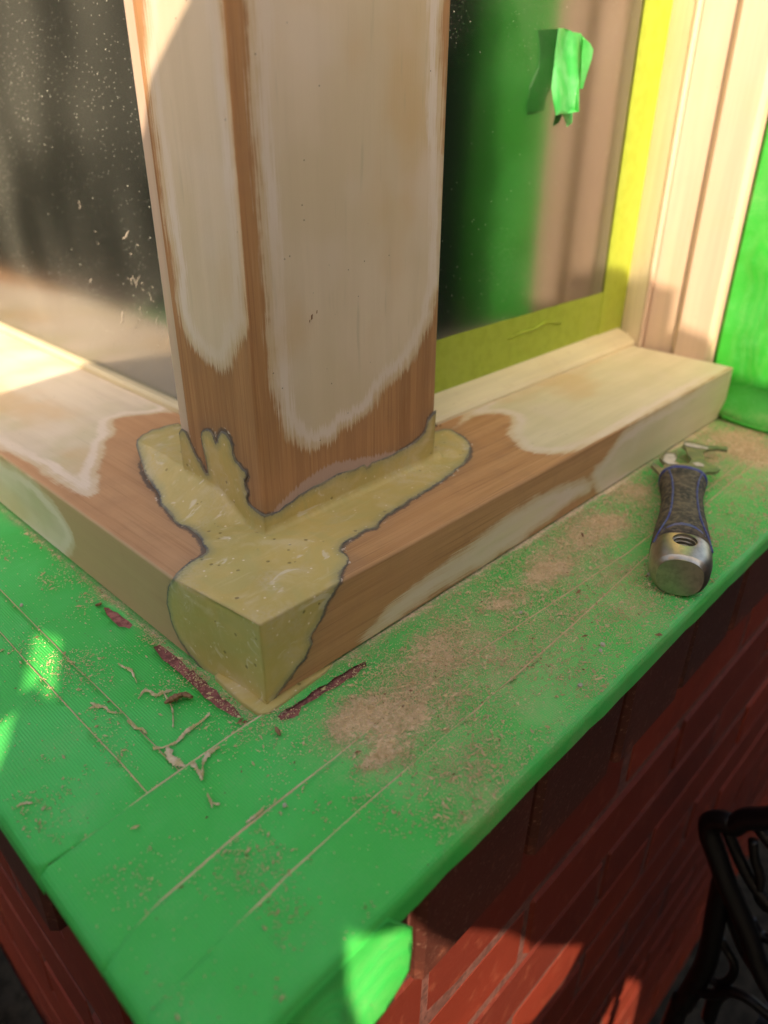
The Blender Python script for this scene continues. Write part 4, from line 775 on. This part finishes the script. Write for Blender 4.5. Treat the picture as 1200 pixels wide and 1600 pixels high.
for q in (D['smear0'], D['smear1'], D['smear2']):
    V, F = cdt(q, .01); link('paint_smear', mesh('paint_smear', np.c_[V, .0575+0*V[:,0]], F), M['speck'], bld)
# ------------------------------------------------------------------ black garden chair
chair = thing('garden_chair', 'black cast metal garden chair back in shadow beside the brick wall', 'chair', (1.35,-.85,gz))
rad = dict(c1=.035,c2=.020,c3=.018,c5=.036,c6=.028,c7=.015,c8=.018,c9=.018,c10=.016,c11=.026)
nm = dict(c1='back_frame',c2='back_rail',c3='back_rail',c5='leg',c6='leg',c7='scroll',c8='stretcher',c9='scroll',c10='scroll',c11='stretcher')
for k in ('c1','c2','c3','c5','c6','c7','c8','c9','c10','c11'):
    dx = dict(c1=0,c2=.03,c3=.06,c5=.02,c6=.05,c7=.03,c8=.0,c9=.04,c10=.03,c11=.05)[k]
    pts = [(1.3+dx, p[0], p[1]) for p in D[k]]
    if k == 'c5': pts.append((1.28, pts[-1][1]+.02, gz))
    V, F = tube(spline(pts), rad[k], 8); link(nm[k], mesh(nm[k], V, F), M['iron'], chair, True)
V, F = prism([(1.0,-1.5),(1.8,-1.5),(1.8,-.86),(1.0,-.86)], -1.76, -1.72); link('seat', mesh('seat', V, F), M['iron'], chair)
for x, y in ((1.78,-.9),(1.02,-1.46),(1.78,-1.46)):
    V, F = tube([(x,y,-1.7),(x+.03,y,-2.0),(x,y,gz)], .028, 8); link('leg', mesh('leg', V, F), M['iron'], chair, True)
# ------------------------------------------------------------------ loose things on the tape
def top_z(x, y): return .0115 if y < -.02 else .0055
def ribbon(path, wd, name, mat, label, group, lift=.0035):
    pts = spline([(p[0], p[1]) for p in path], 9); V = []; F = []; n = len(pts)
    for i, p in enumerate(pts):
        t = pts[min(i+1,n-1)]-pts[max(i-1,0)]; t /= np.linalg.norm(t)+1e-9; q = np.array([-t[1], t[0]])
        ww = wd*(.45+.55*math.sin(math.pi*(i+.7)/(n+.4)))*(1+.8*fbm(p[0]*90, p[1]*90, 1))*random.uniform(.55,1.35); z = top_z(*p)+lift*(.3+abs(fbm(p[0]*25, p[1]*25, 3))*1.6)
        for k, s in enumerate((-1,-.35,.35,1)):
            ww_ = ww*.65; V.append((p[0]+q[0]*ww_*s*random.uniform(.8,1.25), p[1]+q[1]*ww_*s*random.uniform(.8,1.25), top_z(*p)-.001 if abs(s) == 1 else z*(1+.2*random.uniform(-1,1))))
    for i in range(n-1):
        for k in range(3): F.append((i*4+k, (i+1)*4+k, (i+1)*4+k+1, i*4+k+1))
    o = link(name, mesh(name, V, F), mat, None, True); return tag(o, label, 'shaving', group)
SH = dict(k1=('thin curled shaving on the green tape by the left tape seam',.0045),k2=('short pale shaving crossing the inner left tape seam',.004),k3=('small hooked shaving above the brown wood chip',.0035),k4=('thin wavy shaving just above the brown wood chip',.0035),k5=('long ragged shaving below the wood chip, top of the tangle',.0055),k6=('short shaving hanging at the bottom of the tangle',.005),k7=('curved olive shaving forking at the right of the tangle',.0055),k8=('wide olive shaving in the middle of the tangle',.010),k9=('small upright shaving left of the lower tape seam',.003),k10=('tiny shaving beside the small upright one',.0025),k11=('fine shaving running down below the wood chip',.003),k12=('pinkish shaving lying on the middle cross seam',.005),k13=('small ring shaped shaving near the left tape edge',.003),k14=('tiny shaving beside the ring shaped one',.003))
for k, (lb, wd) in SH.items(): ribbon(D[k], wd, 'shaving', M['flake'], lb, 'shavings on the green tape')
def chip(path, r, label):
    pts = spline([(p[0], p[1], top_z(*p)+r*.7) for p in path], 4); n = len(pts)
    V, F = tube(pts, [r*(.5+.6*math.sin(math.pi*(i+.5)/n))*(1+.25*random.uniform(-1,1)) for i in range(n)], 7, flat=.6)
    tag(link('wood_chip', mesh('wood_chip', V, F), M['chip']), label, 'wood chip', 'wood chips on the green tape')
chip(D['chip'], .010, 'large brown wood chip left of the filled corner'); chip(D['chip2'], .005, 'small dark chip just below the filled corner'); chip(D['chip3'], .005, 'small brown chip beside the left torn gap')
CR = ['pale crumb between the two tan dust patches','pale crumb near the edge below the scraper','white crumb on the bare tape below the corner, left of the long seam','pale crumb beside the scraper cap','dark rimmed crumb on the speckled tape, middle right','pale crumb at the outer tape edge','pale crumb in the speckled dust near the middle seam','white crumb close to the tape edge, right of the middle','pale crumb next to the tape edge under the scraper','pale crumb just left of the scraper cap','white crumb far left between the two tape seams']
for p, lb in zip(D['stones'], CR):
    if p[1] < -.425: continue
    bm = bmesh.new(); bmesh.ops.create_icosphere(bm, subdivisions=1, radius=random.uniform(.004,.0065)*U)
    for v in bm.verts: v.co *= random.uniform(.75,1.2)
    bmesh.ops.translate(bm, verts=bm.verts, vec=Vector((p[0], p[1], top_z(*p)+.003))*U); me = bpy.data.meshes.new('grit'); bm.to_mesh(me); bm.free()
    tag(link('grit', me, M['speck']), lb, 'crumb', 'crumbs of grit on the green tape')
# sawdust grains and fluff
def grains(N, mat, smin, smax, seed, thr=0.0):
    r = np.random.default_rng(seed); P = np.c_[r.uniform(-.44,2.1,N*9), r.uniform(-.44,1.0,N*9)]
    P = P[(P[:,1] < -.015) | (P[:,0] < -.035)]; d = dustf(P)-.08
    cl = np.array([fbm(x*7, y*7, 9) for x, y in P])
    keep = r.uniform(0,1,len(P)) < np.clip((d+cl*.35)*1.15-thr, .012, 1); P = P[keep][:N]; V = []; F = []
    for x, y in P:
        s = r.uniform(smin, smax)*(1+1.5*(r.uniform()<.04)); z = top_z(x, y); b = len(V); a = r.uniform(0, 6.28); L = r.uniform(1, 2.4)
        c, q = math.cos(a)*s*L, math.sin(a)*s*L; e, f = -math.sin(a)*s*.6, math.cos(a)*s*.6
        V += [(x-c,y-q,z),(x+e,y+f,z-.001),(x+c,y+q,z+s*.3),(x-e,y-f,z+.0005),(x,y,z+s*1.2)]
        F += [(b,b+3,b+4),(b+3,b+2,b+4),(b+2,b+1,b+4),(b+1,b,b+4)]
    return mesh('sawdust', V, F)
tag(link('sawdust', grains(60000, 0, .0006, .0016, 1), M['dust']), 'pale brown sawdust scattered over the green tape', None, None, 'stuff')
tag(link('dark_crumbs', grains(300, 0, .0012, .0024, 2), M['chip']), 'dark wood crumbs among the sawdust', None, None, 'stuff')
# ------------------------------------------------------------------ added unseen sun blocker, rim and gaps shaped to place the sun patches
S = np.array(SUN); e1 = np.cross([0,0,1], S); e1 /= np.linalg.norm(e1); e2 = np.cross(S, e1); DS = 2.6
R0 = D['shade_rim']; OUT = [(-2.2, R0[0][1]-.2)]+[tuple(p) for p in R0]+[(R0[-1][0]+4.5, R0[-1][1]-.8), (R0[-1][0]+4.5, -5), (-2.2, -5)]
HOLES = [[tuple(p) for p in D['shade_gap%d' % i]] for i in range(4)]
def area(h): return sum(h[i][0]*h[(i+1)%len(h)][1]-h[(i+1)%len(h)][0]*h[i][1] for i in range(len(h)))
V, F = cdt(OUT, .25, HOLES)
W = np.array([S*DS+e1*a+e2*b for a, b in V]); o = link('sun_blocker', mesh('sun_blocker', W, F), M['cloth'])
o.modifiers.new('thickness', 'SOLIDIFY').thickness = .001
tag(o, 'added sheet out of view, cut to shade the window corner and leave sun patches', 'shade')
